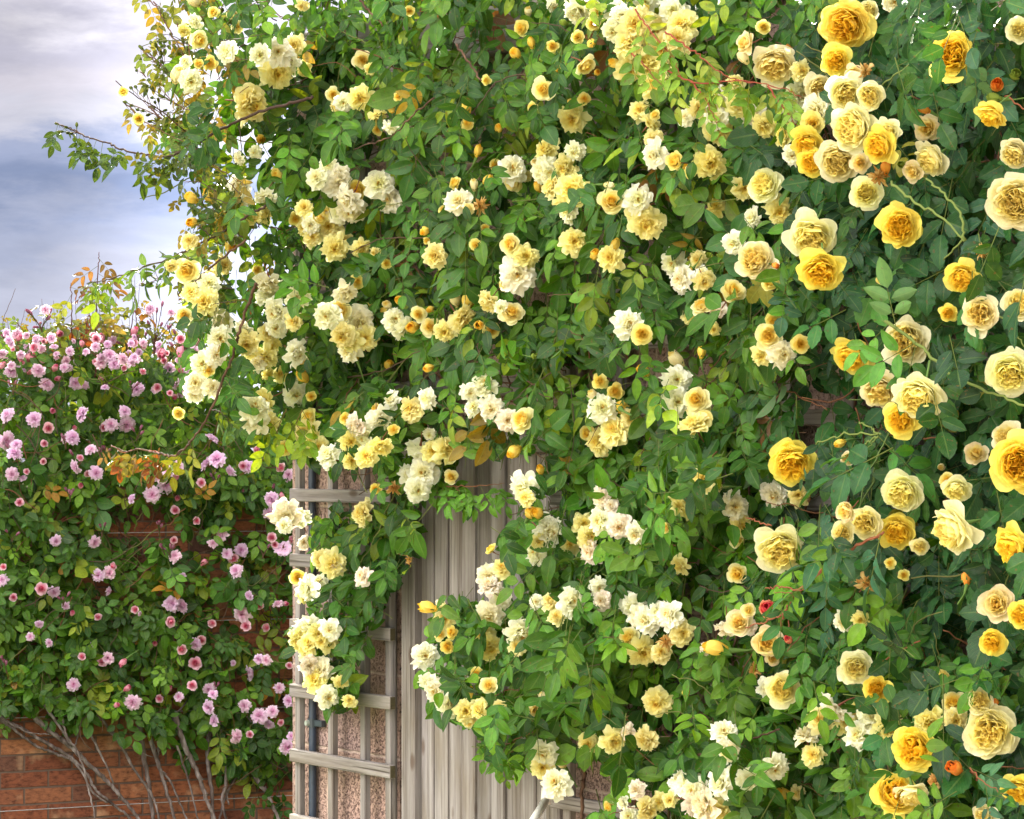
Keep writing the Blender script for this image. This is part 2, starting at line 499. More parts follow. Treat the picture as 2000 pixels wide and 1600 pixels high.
# ------------------------------------------------------------------ flowers (axis +Z, radius about 1)
def petal(mb, rng, ang, t0, t1, length, width, r0, z0, cup, ruf, cin, cout, nu=5, nv=6, notch=0.0, cx=0.0, cy=0.0, edge=None, point=0.0, skew=0.0):
    us = np.linspace(-1, 1, nu); vs = np.linspace(0, 1, nv)
    ph = rng.uniform(0, 6.28); ph2 = rng.uniform(0, 6.28)
    fr = rng.uniform(2.0, 3.6)
    rad, z = r0, z0; V, Cc, UV = [], [], []
    spine = []
    nst = 12
    for k in range(nst + 1):
        v = k / nst; t = math.radians(t0 + (t1 - t0) * v)
        spine.append((rad, z, t)); rad += length / nst * math.sin(t); z += length / nst * math.cos(t)
    ca, sa = math.cos(ang), math.sin(ang)
    for v in vs:
        for u in us:
            vv = v * (1 - (0.20 + point) * u * u * v - notch * (1 - abs(u)) * v + 0.05 * math.sin(ph2 + 3 * u))
            k = min(nst - 1e-6, max(0, vv * nst)); i = int(k); fk = k - i
            r_ = spine[i][0] * (1 - fk) + spine[i + 1][0] * fk
            z_ = spine[i][1] * (1 - fk) + spine[i + 1][1] * fk
            t = spine[i][2]
            w = width * 0.5 * (0.30 + 0.70 * math.sin(math.pi * (0.06 + 0.62 * v)))
            off = cup * u * u * w + ruf * length * v * v * math.sin(fr * u + ph) * (0.4 + abs(u))
            r_ += -math.cos(t) * off; z_ += math.sin(t) * off
            lx, ly = r_, u * w + skew * r_
            V.append((cx + ca * lx - sa * ly, cy + sa * lx + ca * ly, z_))
            m = min(1, max(0, v * 1.15 - 0.1))
            c = [cin[q] * (1 - m) + cout[q] * m for q in range(3)]
            if edge is not None and (v > 0.72 or abs(u) > .9):
                e = 0.55 * max((v - .72) / .28, (abs(u) > .9) * v)
                c = [c[q] * (1 - e) + edge[q] * e for q in range(3)]
            Cc.append(c); UV.append(((u + 1) / 2, v))
    Fc = [(j * nu + i, j * nu + i + 1, (j + 1) * nu + i + 1, (j + 1) * nu + i) for j in range(nv - 1) for i in range(nu - 1)]
    mb.add(V, Fc, np.array(Cc), UV, 0)
def calyx(mb, rng, r, z, L, stem, tilt=100, col=(0.10, 0.17, 0.04), stemcol=None, stemlen=1.2):
    sb = MB()
    for k in range(5):
        petal(sb, rng, k * 1.2566 + .3, tilt * .5, tilt, L, L * .34, 0.02, z, 0.3, 0.05, col, col, 3, 4, point=.35)
    v, f, c, uv, mi = sb.arrays()
    mb.add(v, f, c, uv, 1)
    ph = rng.uniform(0, 6.28)
    p = [(0, 0, z + .04), (0, 0, z - r * .5), (0.1 * math.cos(ph) * stemlen, 0.1 * math.sin(ph) * stemlen, z - stemlen * .5), (0.34 * math.cos(ph) * stemlen, .34 * math.sin(ph) * stemlen, z - stemlen)]
    tube(mb, p, [r, r * 1.05, stem, stem * 1.1], stemcol or col, 6, 1)
def lerp(a, b, t): return tuple(a[i] * (1 - t) + b[i] * t for i in range(3))

K_ = 0.97
HUES = {   # centre, body, outer, edge
    'W': (lin((253, 240, 150), K_), lin((253, 249, 214), K_), lin((254, 253, 242), K_), None),
    'w': (lin((252, 236, 178), K_), lin((253, 244, 218), K_), lin((254, 249, 238), K_), lin((252, 232, 226), K_)),
    'Y': (lin((252, 222, 92), K_), lin((253, 240, 145), K_), lin((254, 248, 190), K_), None),
    'G': (lin((253, 208, 70), K_), lin((254, 234, 122), K_), lin((254, 249, 205), K_), None),
    'c': (lin((253, 208, 62), K_), lin((254, 232, 116), K_), lin((254, 245, 172), K_), None),
    'E': (lin((255, 230, 124), K_), lin((254, 243, 160), K_), lin((254, 250, 208), K_), lin((254, 250, 226), K_)),
    'D': (lin((254, 208, 52), K_), lin((254, 222, 74), K_), lin((254, 240, 128), K_), None),
    'P': (lin((253, 214, 100), K_), lin((254, 238, 150), K_), lin((254, 246, 205), K_), lin((250, 224, 208), K_)),
    'R': (lin((246, 150, 60), K_), lin((248, 160, 62), K_), lin((253, 205, 90), K_), lin((242, 124, 78), K_)),
    'r': (lin((220, 80, 95), K_), lin((228, 100, 105), K_), lin((250, 190, 150), K_), None),
    'g': (lin((150, 170, 70), K_), lin((130, 155, 60), K_), lin((160, 180, 80), K_), None),
    'b': (lin((249, 202, 60), K_), lin((252, 220, 90), K_), lin((253, 232, 126), K_), None),
    'B': (lin((250, 228, 140), K_), lin((253, 240, 176), K_), lin((254, 247, 215), K_), None),
    'K': (lin((236, 152, 210), K_), lin((238, 192, 234), K_), lin((244, 222, 250), K_), None),
    'k': (lin((234, 70, 125), K_), lin((244, 160, 190), K_), lin((251, 222, 236), K_), None),
    'j': (lin((215, 95, 135), K_), lin((226, 130, 165), K_), lin((240, 180, 205), K_), None),
    'X': (lin((190, 130, 60), K_), lin((222, 180, 105), K_), lin((240, 218, 160), K_), lin((190, 135, 80), K_)),
}
def ring(mb, rng, n, t0, t1, L, W, r0, z0, cup, ruf, cin, cout, jt=6, jl=.06, ja=.35, **k):
    off = rng.uniform(0, 6.28)
    for i in range(n):
        petal(mb, rng, off + (i + rng.uniform(-ja, ja)) * 6.2832 / n, t0 + rng.normal(0, jt), t1 + rng.normal(0, jt * 1.4),
              L * (1 + rng.normal(0, jl)), W * (1 + rng.normal(0, .08)), r0, z0, cup * rng.uniform(.7, 1.3), ruf, cin, cout, skew=rng.normal(0, .12), **k)
GREEN = (0.09, 0.16, 0.04); REDST = (0.16, 0.06, 0.035)
def flower_rosette(rng, h):       # flat, very double cream rosette of the rambler
    mb = MB(); a, b, c, e = h
    loose = rng.uniform(0, 1); dom = rng.uniform(0, 14)
    ring(mb, rng, 9, 66, 120 + 12 * loose, 1.06, .62, .06, -.06, .16, .13, b, c, notch=.14, edge=e, nu=6, jl=.10, jt=9)
    ring(mb, rng, 10, 58, 104, 1.0, .56, .06, -.02, .22, .14, b, c, notch=.14, edge=e, nu=6, jl=.10, jt=9)
    ring(mb, rng, 11, 48, 90 - dom, .92, .52, .06, .02, .26, .15, lerp(a, b, .75), c, notch=.14, edge=e, jl=.10, jt=8)
    ring(mb, rng, 11, 40, 76 - dom, .84, .46, .05, .05, .3, .16, lerp(a, b, .6), c, notch=.12, jl=.10, jt=8)
    ring(mb, rng, 10, 32, 62 - dom, .76, .40, .05, .08, .34, .16, lerp(a, b, .4), lerp(b, c, .7), jl=.10, jt=8)
    ring(mb, rng, 9, 24, 46, .68, .34, .04, .10, .38, .16, lerp(a, b, .2), lerp(b, c, .4), jl=.10, jt=8)
    ring(mb, rng, 8, 12, 34, .60, .28, .04, .12, .4, .14, a, b, nu=4, jl=.12)
    ring(mb, rng, 6, 2, 20, .52, .22, .03, .12, .4, .1, a, lerp(a, b, .5), nu=4, nv=4, jl=.12)
    for i in range(9):          # stamens
        t = rng.uniform(0, 6.28); q = rng.uniform(.03, .12)
        tube(mb, [(0, 0, .3), (math.cos(t) * q, math.sin(t) * q, .60 + rng.uniform(0, .06))], [.012, .022], (0.75, 0.42, 0.05), 3, 0)
    calyx(mb, rng, .09, -.05, .42, .035, 115, GREEN, REDST)
    return mb
def flower_half(rng, h):          # half-open, cupped and full of petals
    mb = MB(); a, b, c, e = h
    fl = rng.uniform(-22, 14)
    ring(mb, rng, 5, 58, 76 + fl, .98, 1.00, .08, -.14, .20, .07, b, c, edge=e, nu=6, nv=7)
    ring(mb, rng, 5, 60, 46 + fl, .96, .94, .08, -.12, .30, .07, lerp(b, c, .5), c, edge=e, nu=6, nv=7)
    ring(mb, rng, 6, 58, 22, .92, .80, .08, -.10, .34, .07, b, lerp(b, c, .8), edge=e, nu=6, nv=7)
    ring(mb, rng, 6, 50, 8, .90, .66, .07, -.08, .38, .08, lerp(a, b, .7), lerp(b, c, .5))
    ring(mb, rng, 6, 40, 0, .86, .54, .06, -.06, .42, .08, lerp(a, b, .4), lerp(b, c, .25))
    ring(mb, rng, 6, 28, -2, .84, .42, .05, -.04, .46, .10, lerp(a, b, .2), lerp(a, b, .8))
    ring(mb, rng, 5, 16, -2, .82, .32, .04, -.02, .5, .10, a, lerp(a, b, .5))
    ring(mb, rng, 4, 6, 0, .80, .24, .02, 0, .6, .08, a, lerp(a, b, .3), nu=4)
    calyx(mb, rng, .11, -.14, .5, .045, 100, GREEN, REDST)
    return mb
def flower_bud(rng, h, sep=GREEN):
    mb = MB(); a, b, c, e = h
    ring(mb, rng, 5, 42, -20, 1.75, 1.08, .05, -.75, .62, .02, b, c, jt=3, jl=.03, edge=e)
    ring(mb, rng, 5, 35, -24, 1.78, .85, .04, -.72, .6, .03, a, b, jt=3, jl=.04)
    ring(mb, rng, 4, 24, -20, 1.80, .6, .03, -.7, .6, .03, a, a, jt=3, nu=4)
    calyx(mb, rng, .22, -.78, .95, .075, 62, sep, GREEN, 2.6)
    return mb
def flower_english(rng, h, open_=0.0):        # big cupped, quartered rose
    mb = MB(); a, b, c, e = h
    fl = rng.uniform(-26, 16)
    ring(mb, rng, 5, 60, 98 + fl, 1.02, 1.12, .10, -.24, .12, .08, c, c, edge=e, nu=7, nv=8, jl=.12, jt=9)
    ring(mb, rng, 6, 68, 64 + fl, 1.02, 1.02, .10, -.22, .22, .07, lerp(b, c, .7), c, edge=e, nu=7, nv=7, jl=.08)
    ring(mb, rng, 7, 74, 36, 1.04, .92, .10, -.20, .28, .06, lerp(b, c, .5), c, edge=e, nu=6, nv=7)
    ring(mb, rng, 8, 72, 16, 1.04, .80, .10, -.18, .32, .06, lerp(b, c, .2), c, nu=6, nv=7)
    ring(mb, rng, 9, 66, 10, .98, .68, .10, -.16, .34, .08, b, lerp(b, c, .8))
    ring(mb, rng, 9, 58, 4, .96, .58, .09, -.14, .34, .09, lerp(a, b, .7), lerp(b, c, .5))
    ring(mb, rng, 9, 46, 4, .92, .48, .08, -.12, .34, .10, lerp(a, b, .5), lerp(b, c, .25))
    nq = int(rng.integers(3, 6)); off = rng.uniform(0, 6.28)
    for q in range(nq):
        qa = off + q * 6.2832 / nq
        for k in range(9):
            rr = .05 + .050 * k; side = (-1) ** k
            aa = qa + side * (.12 + .05 * k) * rng.uniform(.5, 1.1)
            petal(mb, rng, aa + side * rng.uniform(.4, 1.2), 12, 0, .80 + .012 * k + rng.normal(0, .03), .30 + .02 * k, .0, -.08, .8, .12,
                  a, lerp(a, b, .45 + .06 * k), 4, 5, cx=math.cos(aa) * rr, cy=math.sin(aa) * rr)
    for k in range(12):
        aa = rng.uniform(0, 6.28)
        petal(mb, rng, aa, 6, 18, .70, .22, .01, -.04, .7, .12, a, lerp(a, b, .3), 4, 4, cx=.08 * math.cos(aa), cy=.08 * math.sin(aa))
    calyx(mb, rng, .12, -.25, .45, .045, 110, GREEN, GREEN, 1.4)
    return mb
def flower_pompon(rng, h):        # small lilac pink pompon
    mb = MB(); a, b, c, e = h
    for n, t0, t1, L, W in ((12, 68, 118, 1.0, .46), (12, 58, 104, .97, .44), (12, 48, 90, .92, .42), (12, 40, 76, .86, .38), (11, 32, 62, .78, .34), (9, 22, 48, .70, .25), (7, 10, 30, .62, .22), (5, 0, 14, .54, .18)):
        m = (L - .54) / .46
        ring(mb, rng, n, t0, t1, L, W, .05, .14 * (1 - m) - .02, .24, .10, lerp(a, b, m), lerp(b, c, min(1, m * 1.6)), nu=5, nv=5, jl=.08, jt=9, notch=.06)
    calyx(mb, rng, .09, -.05, .4, .04, 110, GREEN, REDST)
    return mb
def flower_withered(rng, h):
    mb = MB(); a, b, c, e = h
    ring(mb, rng, 11, 60, 150, .8, .30, .08, 0, -.5, .3, b, c, jt=22, jl=.2, edge=e)
    ring(mb, rng, 11, 40, 100, .7, .26, .06, 0, -.4, .35, a, b, jt=25, jl=.2, edge=e)
    ring(mb, rng, 9, 10, 60, .55, .22, .04, 0, .4, .3, a, b, jt=25, jl=.2)
    calyx(mb, rng, .12, -.05, .5, .045, 100, GREEN, REDST)
    return mb
KINDS = {'W': flower_rosette, 'w': flower_rosette, 'Y': flower_rosette, 'G': flower_half, 'c': flower_half, 'E': flower_english, 'D': flower_english,
         'P': flower_half, 'R': flower_bud, 'r': flower_bud, 'g': flower_bud, 'b': flower_bud, 'B': flower_bud, 'K': flower_pompon, 'k': flower_half, 'j': flower_bud, 'X': flower_withered}
_cache = {}
NVAR = {'W': 9, 'Y': 9, 'w': 4, 'E': 9, 'D': 7, 'K': 8, 'c': 7, 'G': 6, 'k': 5, 'b': 4, 'P': 5, 'R': 3}
def flower_mesh(kind, var):
    var = var % NVAR.get(kind, 2)
    key = (kind, var)
    if key not in _cache:
        rng = np.random.default_rng(ord(kind) * 31 + var * 7)
        mb = KINDS[kind](rng, HUES[kind])
        v, f, c, uv, mi = mb.arrays()
        sh = 1 + rng.normal(0, .05)
        c = np.clip(c * np.array([1, 1 + .012 * rng.normal(), 1 - .06 * abs(rng.normal())])[None] * (sh if sh < 1.04 else 1.04), 0, .97)
        _cache[key] = ((v, f, c, uv, mi), mesh_from('flower_' + {'W': 'cream'}.get(kind, 'rose'), v, f, c, uv, mi, [M_PETAL, M_STEM]))
    return _cache[key]
# ------------------------------------------------------------------ materials of the setting
def wood_material(name, axis, tone=0.0, fresh=0.0):
    m = Mat(name)
    oc = m.coord('Object')
    rnd = m.N('ShaderNodeObjectInfo').outputs['Random']
    sc = {'z': (1, 1, .035), 'x': (.035, 1, 1)}[axis]
    off = m.N('ShaderNodeCombineXYZ'); m.l.new(m.M('MULTIPLY', rnd, 37.0), off.inputs[0]); m.l.new(m.M('MULTIPLY', rnd, 19.0), off.inputs[2])
    v = m.N('ShaderNodeVectorMath', operation='ADD'); m.l.new(oc, v.inputs[0]); m.l.new(off.outputs[0], v.inputs[1])
    g = m.noise(m.mapping(v.outputs[0], sc), 100, 6, 0.70)
    g2 = m.noise(m.mapping(v.outputs[0], sc), 24, 4, 0.62)
    bl = m.noise(m.mapping(v.outputs[0], {'z': (1, 1, .3), 'x': (.3, 1, 1)}[axis]), 9, 4, 0.6)
    c = m.ramp(g, [(0.32, lin((84, 76, 74))), (0.44, lin((132, 124, 120))), (0.55, lin((160, 153, 150))), (0.72, lin((192, 188, 187)))])
    c = m.mix(0.55, c, m.ramp(g2, [(0.34, lin((104, 94, 90))), (0.66, lin((180, 173, 170)))]))
    c = m.mix(m.M('MULTIPLY', m.M('SUBTRACT', bl, 0.48, True), 2.6, True), c, lin((122, 108, 86)))
    c = m.mix(m.M('MULTIPLY', m.M('SUBTRACT', 0.46, bl, True), 2.4, True), c, lin((168, 162, 168)))
    # knots
    vo = m.N('ShaderNodeTexVoronoi', {'Scale': 5.5, 'Randomness': 1.0}); m.l.new(m.mapping(v.outputs[0], {'z': (2.2, 2.2, 1), 'x': (1, 2.2, 2.2)}[axis]), vo.inputs['Vector'])
    kn = m.ramp(vo.outputs['Distance'], [(0.0, (1, 1, 1)), (0.09, (0.8, 0.8, 0.8)), (0.16, (0, 0, 0))])
    c = m.mix(m.M('MULTIPLY', kn, 0.75), c, lin((86, 62, 44)))
    # fine dark cracks
    cr = m.noise(m.mapping(v.outputs[0], {'z': (1, 1, .012), 'x': (.012, 1, 1)}[axis]), 210, 2, 0.5)
    crm = m.M('MULTIPLY', m.M('SUBTRACT', 0.40, cr, True), 9.0, True)
    c = m.mix(m.M('MULTIPLY', crm, 0.7), c, lin((58, 46, 38)))
    c = m.mix(1.0, c, m.ramp(rnd, [(0, (0.58 + tone,) * 3), (1, (0.86 + tone,) * 3)]), 'MULTIPLY')
    h = m.M('SUBTRACT', m.M('ADD', g, m.M('MULTIPLY', g2, 0.6)), m.M('ADD', crm, m.M('MULTIPLY', kn, .3)))
    return m.finish(m.principled(c, 0.86, m.bump(h, 0.7, 0.0025), 0.25))
M_WOODZ = wood_material('weathered_wood_upright', 'z')
M_WOODX = wood_material('weathered_wood_level', 'x')
M_DOOR = wood_material('weathered_door_wood', 'z', -0.03)

def block_material():
    m = Mat('pink_grey_concrete_block')
    oc = m.coord('Object')
    s = m.N('ShaderNodeSeparateXYZ'); m.l.new(oc, s.inputs[0])
    cb = m.N('ShaderNodeCombineXYZ'); m.l.new(m.M('SUBTRACT', s.outputs[0], s.outputs[1]), cb.inputs[0]); m.l.new(s.outputs[2], cb.inputs[1])
    wob = m.noise(oc, 9, 2, out='Color')
    vv = m.N('ShaderNodeVectorMath', operation='ADD'); m.l.new(cb.outputs[0], vv.inputs[0])
    wv = m.N('ShaderNodeVectorMath', operation='SCALE'); m.l.new(wob, wv.inputs[0]); wv.inputs['Scale'].default_value = 0.008
    m.l.new(wv.outputs[0], vv.inputs[1])
    br = m.N('ShaderNodeTexBrick', {'Scale': 1.0, 'Mortar Size': 0.006, 'Mortar Smooth': 0.6, 'Brick Width': 0.45, 'Row Height': 0.225,
                                    'Color1': lin((178, 150, 138)), 'Color2': lin((168, 144, 138)), 'Mortar': lin((190, 168, 156))})
    m.l.new(vv.outputs[0], br.inputs['Vector'])
    pit = m.noise(oc, 85, 4, 0.8)
    pit2 = m.noise(oc, 200, 3, 0.7)
    pm = m.M('MULTIPLY', m.M('SUBTRACT', 0.50, m.M('ADD', m.M('MULTIPLY', pit, .6), m.M('MULTIPLY', pit2, .4)), True), 9.0, True)
    pm = m.M('MULTIPLY', pm, m.M('SUBTRACT', 1.0, m.M('MULTIPLY', br.outputs['Fac'], 0.7)))
    c = m.mix(m.M('MULTIPLY', pm, 0.9), br.outputs['Color'], lin((70, 52, 54)))
    c = m.mix(1.0, c, m.ramp(m.noise(oc, 5, 3), [(0.3, (0.86, 0.84, 0.86)), (0.7, (1.06, 1.03, 1.0))]), 'MULTIPLY')
    h = m.M('SUBTRACT', m.M('MULTIPLY', pit2, .5), m.M('ADD', pm, m.M('MULTIPLY', br.outputs['Fac'], 0.8)))
    return m.finish(m.principled(c, 0.95, m.bump(h, 1.0, 0.004), 0.15))
M_BLOCK = block_material()

def brick_material():
    m = Mat('orange_brick')
    oc = m.coord('Object')
    s = m.N('ShaderNodeSeparateXYZ'); m.l.new(oc, s.inputs[0])
    cb = m.N('ShaderNodeCombineXYZ'); m.l.new(m.M('ADD', s.outputs[0], s.outputs[1]), cb.inputs[0]); m.l.new(s.outputs[2], cb.inputs[1])
    wob = m.noise(oc, 22, 3, out='Color')
    wv = m.N('ShaderNodeVectorMath', operation='SCALE'); m.l.new(wob, wv.inputs[0]); wv.inputs['Scale'].default_value = 0.007
    vv = m.N('ShaderNodeVectorMath', operation='ADD'); m.l.new(cb.outputs[0], vv.inputs[0]); m.l.new(wv.outputs[0], vv.inputs[1])
    br = m.N('ShaderNodeTexBrick', {'Scale': 1.0, 'Mortar Size': 0.0055, 'Mortar Smooth': 0.35, 'Bias': 0.0, 'Brick Width': 0.225, 'Row Height': 0.075,
                                    'Color1': (0, 0, 0), 'Color2': (1, 1, 1), 'Mortar': (0.5, 0.5, 0.5)})
    m.l.new(vv.outputs[0], br.inputs['Vector'])
    tone = m.ramp(br.outputs['Color'], [(0.0, lin((94, 54, 42))), (0.25, lin((132, 78, 56))), (0.5, lin((144, 94, 68))), (0.75, lin((118, 72, 54))), (1.0, lin((84, 60, 54)))])
    fleck = m.noise(m.mapping(oc, (1, 1, 2.2)), 26, 5, 0.7)
    c = m.mix(1.0, tone, m.ramp(fleck, [(0.34, (0.40, 0.38, 0.40)), (0.5, (0.95, 0.95, 0.95)), (0.70, (1.35, 1.28, 1.15))]), 'MULTIPLY')
    c = m.mix(m.M('MULTIPLY', m.M('SUBTRACT', m.noise(oc, 7, 4), 0.56, True), 3.0, True), c, lin((196, 160, 130)))
    c = m.mix(br.outputs['Fac'], c, m.mix(fleck, lin((70, 54, 48)), lin((110, 88, 78))))
    h = m.M('SUBTRACT', m.M('MULTIPLY', fleck, .5), m.M('MULTIPLY', br.outputs['Fac'], 1.0))
    return m.finish(m.principled(c, 0.9, m.bump(h, 0.9, 0.006), 0.2))
M_BRICK = brick_material()

def ground_material():
    m = Mat('gravel_and_grass')
    oc = m.coord('Object')
    a = m.noise(oc, 3, 5); b = m.noise(oc, 60, 3)
    c = m.mix(m.M('MULTIPLY', m.M('SUBTRACT', a, 0.42, True), 6, True), lin((92, 122, 52)), lin((120, 140, 70)))
    c = m.mix(m.M('MULTIPLY', b, .5), c, lin((70, 92, 40)))
    return m.finish(m.principled(c, 0.95, m.bump(b, 0.8, 0.02), 0.2))
def path_material():
    m = Mat('pale_gravel')
    oc = m.coord('Object')
    vo = m.N('ShaderNodeTexVoronoi', {'Scale': 55}); m.l.new(oc, vo.inputs['Vector'])
    c = m.mix(0.5, m.ramp(m.noise(oc, 40, 3), [(.3, lin((170, 155, 132))), (.7, lin((214, 203, 182)))]), vo.outputs['Color'], 'SOFT_LIGHT')
    return m.finish(m.principled(c, 0.95, m.bump(vo.outputs['Distance'], 0.8, 0.01), 0.2))
def plain(name, col, rough=0.6, spec=0.4, nz=60, amt=0.25):
    m = Mat(name); oc = m.coord('Object'); n = m.noise(oc, nz, 4)
    c = m.mix(1.0, col, m.ramp(n, [(.3, (1 - amt,) * 3), (.7, (1 + amt * .5,) * 3)]), 'MULTIPLY')
    return m.finish(m.principled(c, rough, m.bump(n, .3, .001), spec))
M_PIPE = plain('blue_black_pipe', lin((44, 56, 72)), 0.45, 0.5)
M_CLAMP = plain('pipe_clamp', lin((50, 60, 66)), 0.5, 0.5)
M_NUT = plain('dull_steel', lin((140, 148, 140)), 0.4, 0.6)
M_WIRE = plain('galvanised_wire', lin((150, 150, 155)), 0.4, 0.6)
M_WHITE = plain('white_paint', lin((236, 234, 226)), 0.3, 0.5, 20, .08)
M_ENDG = plain('dark_end_grain', lin((74, 68, 50)), 0.95, 0.2, 120, .4)  # darker brown for the sawn ends of the cross slats
M_ROOF = plain('roof_felt', lin((88, 84, 82)), 0.95, 0.2)
M_COPE = plain('brick_coping', lin((150, 100, 80)), 0.9, 0.2, 20, .3)
M_IRON = plain('black_iron', lin((40, 38, 38)), 0.5, 0.5)

# ------------------------------------------------------------------ ground
def sheet(name, x0, x1, y0, y1, z, mat, label):
    mb = MB(); mb.add([(x0, y0, z), (x1, y0, z), (x1, y1, z), (x0, y1, z)], [(0, 1, 2, 3)], (1, 1, 1))
    o = link(name, mb.build(name, [mat], False)); tag(o, kind='structure'); return o
sheet('ground', -900, 900, -600, 1400, 0.0, ground_material(), '')
sheet('path', -14, 12, -8, 7.0, 0.004, path_material(), '')

# ------------------------------------------------------------------ garage wall
ROT0 = math.atan2(R0.y, R0.x); ROT1 = math.atan2(R1.y, R1.x)
def parts_obj(name, mb, mats, parent, smooth=False, label=None):
    o = link(name, mb.build(name, mats, smooth), parent)
    if label: o['label'] = label
    return o
SA, SB, SC, SD = -0.205, 0.392, 1.140, 7.0
TOP = 2.83
wall = thing('garage_wall', P0, 'pinkish rough concrete block wall of the garage behind the trellis and yellow roses', 'wall', None, ROT0)
mb = MB()
box(mb, SA, SB, 0, .20, 0, 1.80); box(mb, SC, SD, 0, .20, 0, 1.80); box(mb, SA, SD, 0, .20, 1.80, TOP)
box(mb, SA, SA + .20, .20, 4.2, 0, TOP)
parts_obj('wall', mb, [M_BLOCK], wall)
mb = MB(); box(mb, SA - .04, SD, -.05, -.022, TOP - .10, TOP + .07, bevel=.003)
parts_obj('fascia_board', mb, [M_WOODX], wall)
mb = MB(); box(mb, SA - .03, SD, -.02, 4.3, TOP + .002, TOP + .06)
parts_obj('roof', mb, [M_ROOF], wall)

# ------------------------------------------------------------------ plank door
door = thing('plank_door', P0, 'weathered grey door of narrow upright planks in a timber frame', 'door', None, ROT0)
ZT = zy(884, 940, .0)
s0, s1 = sx(823, .01), sx(1078, .01)
pw = (s1 - s0) / 9.0
for k in range(9):
    mb = MB()
    jit = [0, .002, -.001, .003, 0, .002, -.002, .001, 0][k]
    box(mb, s0 + k * pw + .0026, s0 + (k + 1) * pw - [.008, .003, .003, .007, .003, .007, .003, .003, .007][k], -.012 - jit, .02, .05, ZT - .004, bevel=.0025)
    parts_obj('plank', mb, [M_DOOR], door)
sp0 = sx(784, .03)
mb = MB(); box(mb, sp0, s0 - .003, -.032, .04, 0, ZT + .07, bevel=.004)
parts_obj('door_post', mb, [M_DOOR], door)
mb = MB(); box(mb, s1 + .003, s1 + .06, -.032, .04, 0, ZT + .07, bevel=.004)
parts_obj('door_post', mb, [M_DOOR], door)
mb = MB(); box(mb, s0 - .002, s1 + .002, -.034, .03, ZT, ZT + .05, bevel=.004)
parts_obj('lintel', mb, [M_WOODX], door)
mb = MB(); box(mb, sp0 - .05, s1 + .1, -.045, -.003, ZT + .145, ZT + .19, bevel=.004)
parts_obj('header_board', mb, [M_WOODX], door)

# ------------------------------------------------------------------ trellis left of the door
def trellis(label, group, faces, wv, z0, z1, hx0, hx1, hz, hh, dv, dh, name='trellis'):
    t = thing(name, P0, label, 'trellis', group, ROT0)
    for s in faces:
        mb = MB(); box(mb, s, s + wv, -dv[1], -dv[0], z0, z1, bevel=.0018)
        parts_obj('upright_slat', mb, [M_WOODZ], t)
    for i, z in enumerate(hz):
        mb = MB(); box(mb, hx0, hx1, -dh[1], -dh[0], z, z + hh, bevel=.0022)
        h = parts_obj('cross_slat', mb, [M_WOODX], t)
        mb = MB(); box(mb, hx1 + .0005, hx1 + .003, -dh[1] + .002, -dh[0] - .002, z + .002, z + hh - .002)
        parts_obj('end_grain', mb, [M_ENDG], h)
    return t
faces = [sx(x, .05) for x in (576, 640, 703, 752)]
zb = zy(1504, 660, .07)
trellis('grey wooden trellis with open squares on the wall left of the plank door', None, faces, .026, zb - .9, 2.62,
        sx(564, .07), sx(760, .07), [zb + .183 * k for k in range(-4, 10)], .036, (.031, .050), (.0505, .069))
xr = sx(1072, .07)
rf = [xr + .03 + .215 * k for k in range(12)]
zr = zy(1582, 1100, .07)
trellis('grey wooden trellis largely hidden by roses right of the plank door', None, rf, .032, zr - .9, 2.62,
        xr, xr + 2.6, [zr + .185 * k for k in range(-4, 9)], .034, (.031, .050), (.0505, .069))

# batten closing the trellis beside the door post
mb = MB(); box(mb, sx(763, .02), sx(776, .0), -.03, -.001, zb - .9, 2.0, bevel=.002)
o = parts_obj('batten', mb, [M_WOODZ], None); o.location = P0; o.rotation_euler = (0, 0, ROT0)
tag(o, 'narrow upright batten fixed between the trellis and the door post', 'batten')

# ------------------------------------------------------------------ conduit pipe
pipe = thing('drainpipe', P0, 'thin blue-black pipe running down behind the left trellis', 'pipe', None, ROT0)
ps = sx(609, .02)
mb = MB(); tube(mb, smooth_path([(ps, -.018, 0), (ps + .002, -.018, .9), (ps - .001, -.018, 1.7), (ps, -.018, 2.6)], 6), .011, (1, 1, 1), 12)
parts_obj('pipe', mb, [M_PIPE], pipe, True)
for zc in (zy(1412, 609, .02), zy(1412, 609, .02) + 1.0, .3):
    mb = MB(); tube(mb, [(ps, -.018, zc - .012), (ps, -.018, zc + .012)], .0145, (1, 1, 1), 14)
    box(mb, ps + .012, ps + .052, -.020, -.004, zc - .009, zc + .009, bevel=.002)
    cl = parts_obj('clamp', mb, [M_CLAMP], pipe, False)
    mb = MB(); tube(mb, [(ps, -.031, zc), (ps, -.040, zc)], [.0085, .0075], (1, 1, 1), 10)
    parts_obj('nut', mb, [M_NUT], cl, False)

# white strut beside the trellis foot
st = thing('metal_strut', at(1040, 1700, .25), 'white metal strut slanting up to the trellis below the white blooms', 'strut')
a, b = at(1030, 1622, .26), at(1066, 1563, .13)
mb = MB(); tube(mb, [a - st.location, b - st.location], .0105, (1, 1, 1), 10); parts_obj('bar', mb, [M_WHITE], st, True)
mb = MB(); tube(mb, [b - st.location + Vector((0, 0, -.01)), b - st.location + Vector((0, 0, .03))], [.013, .011], (1, 1, 1), 10); parts_obj('end_cap', mb, [M_WHITE], st, True)

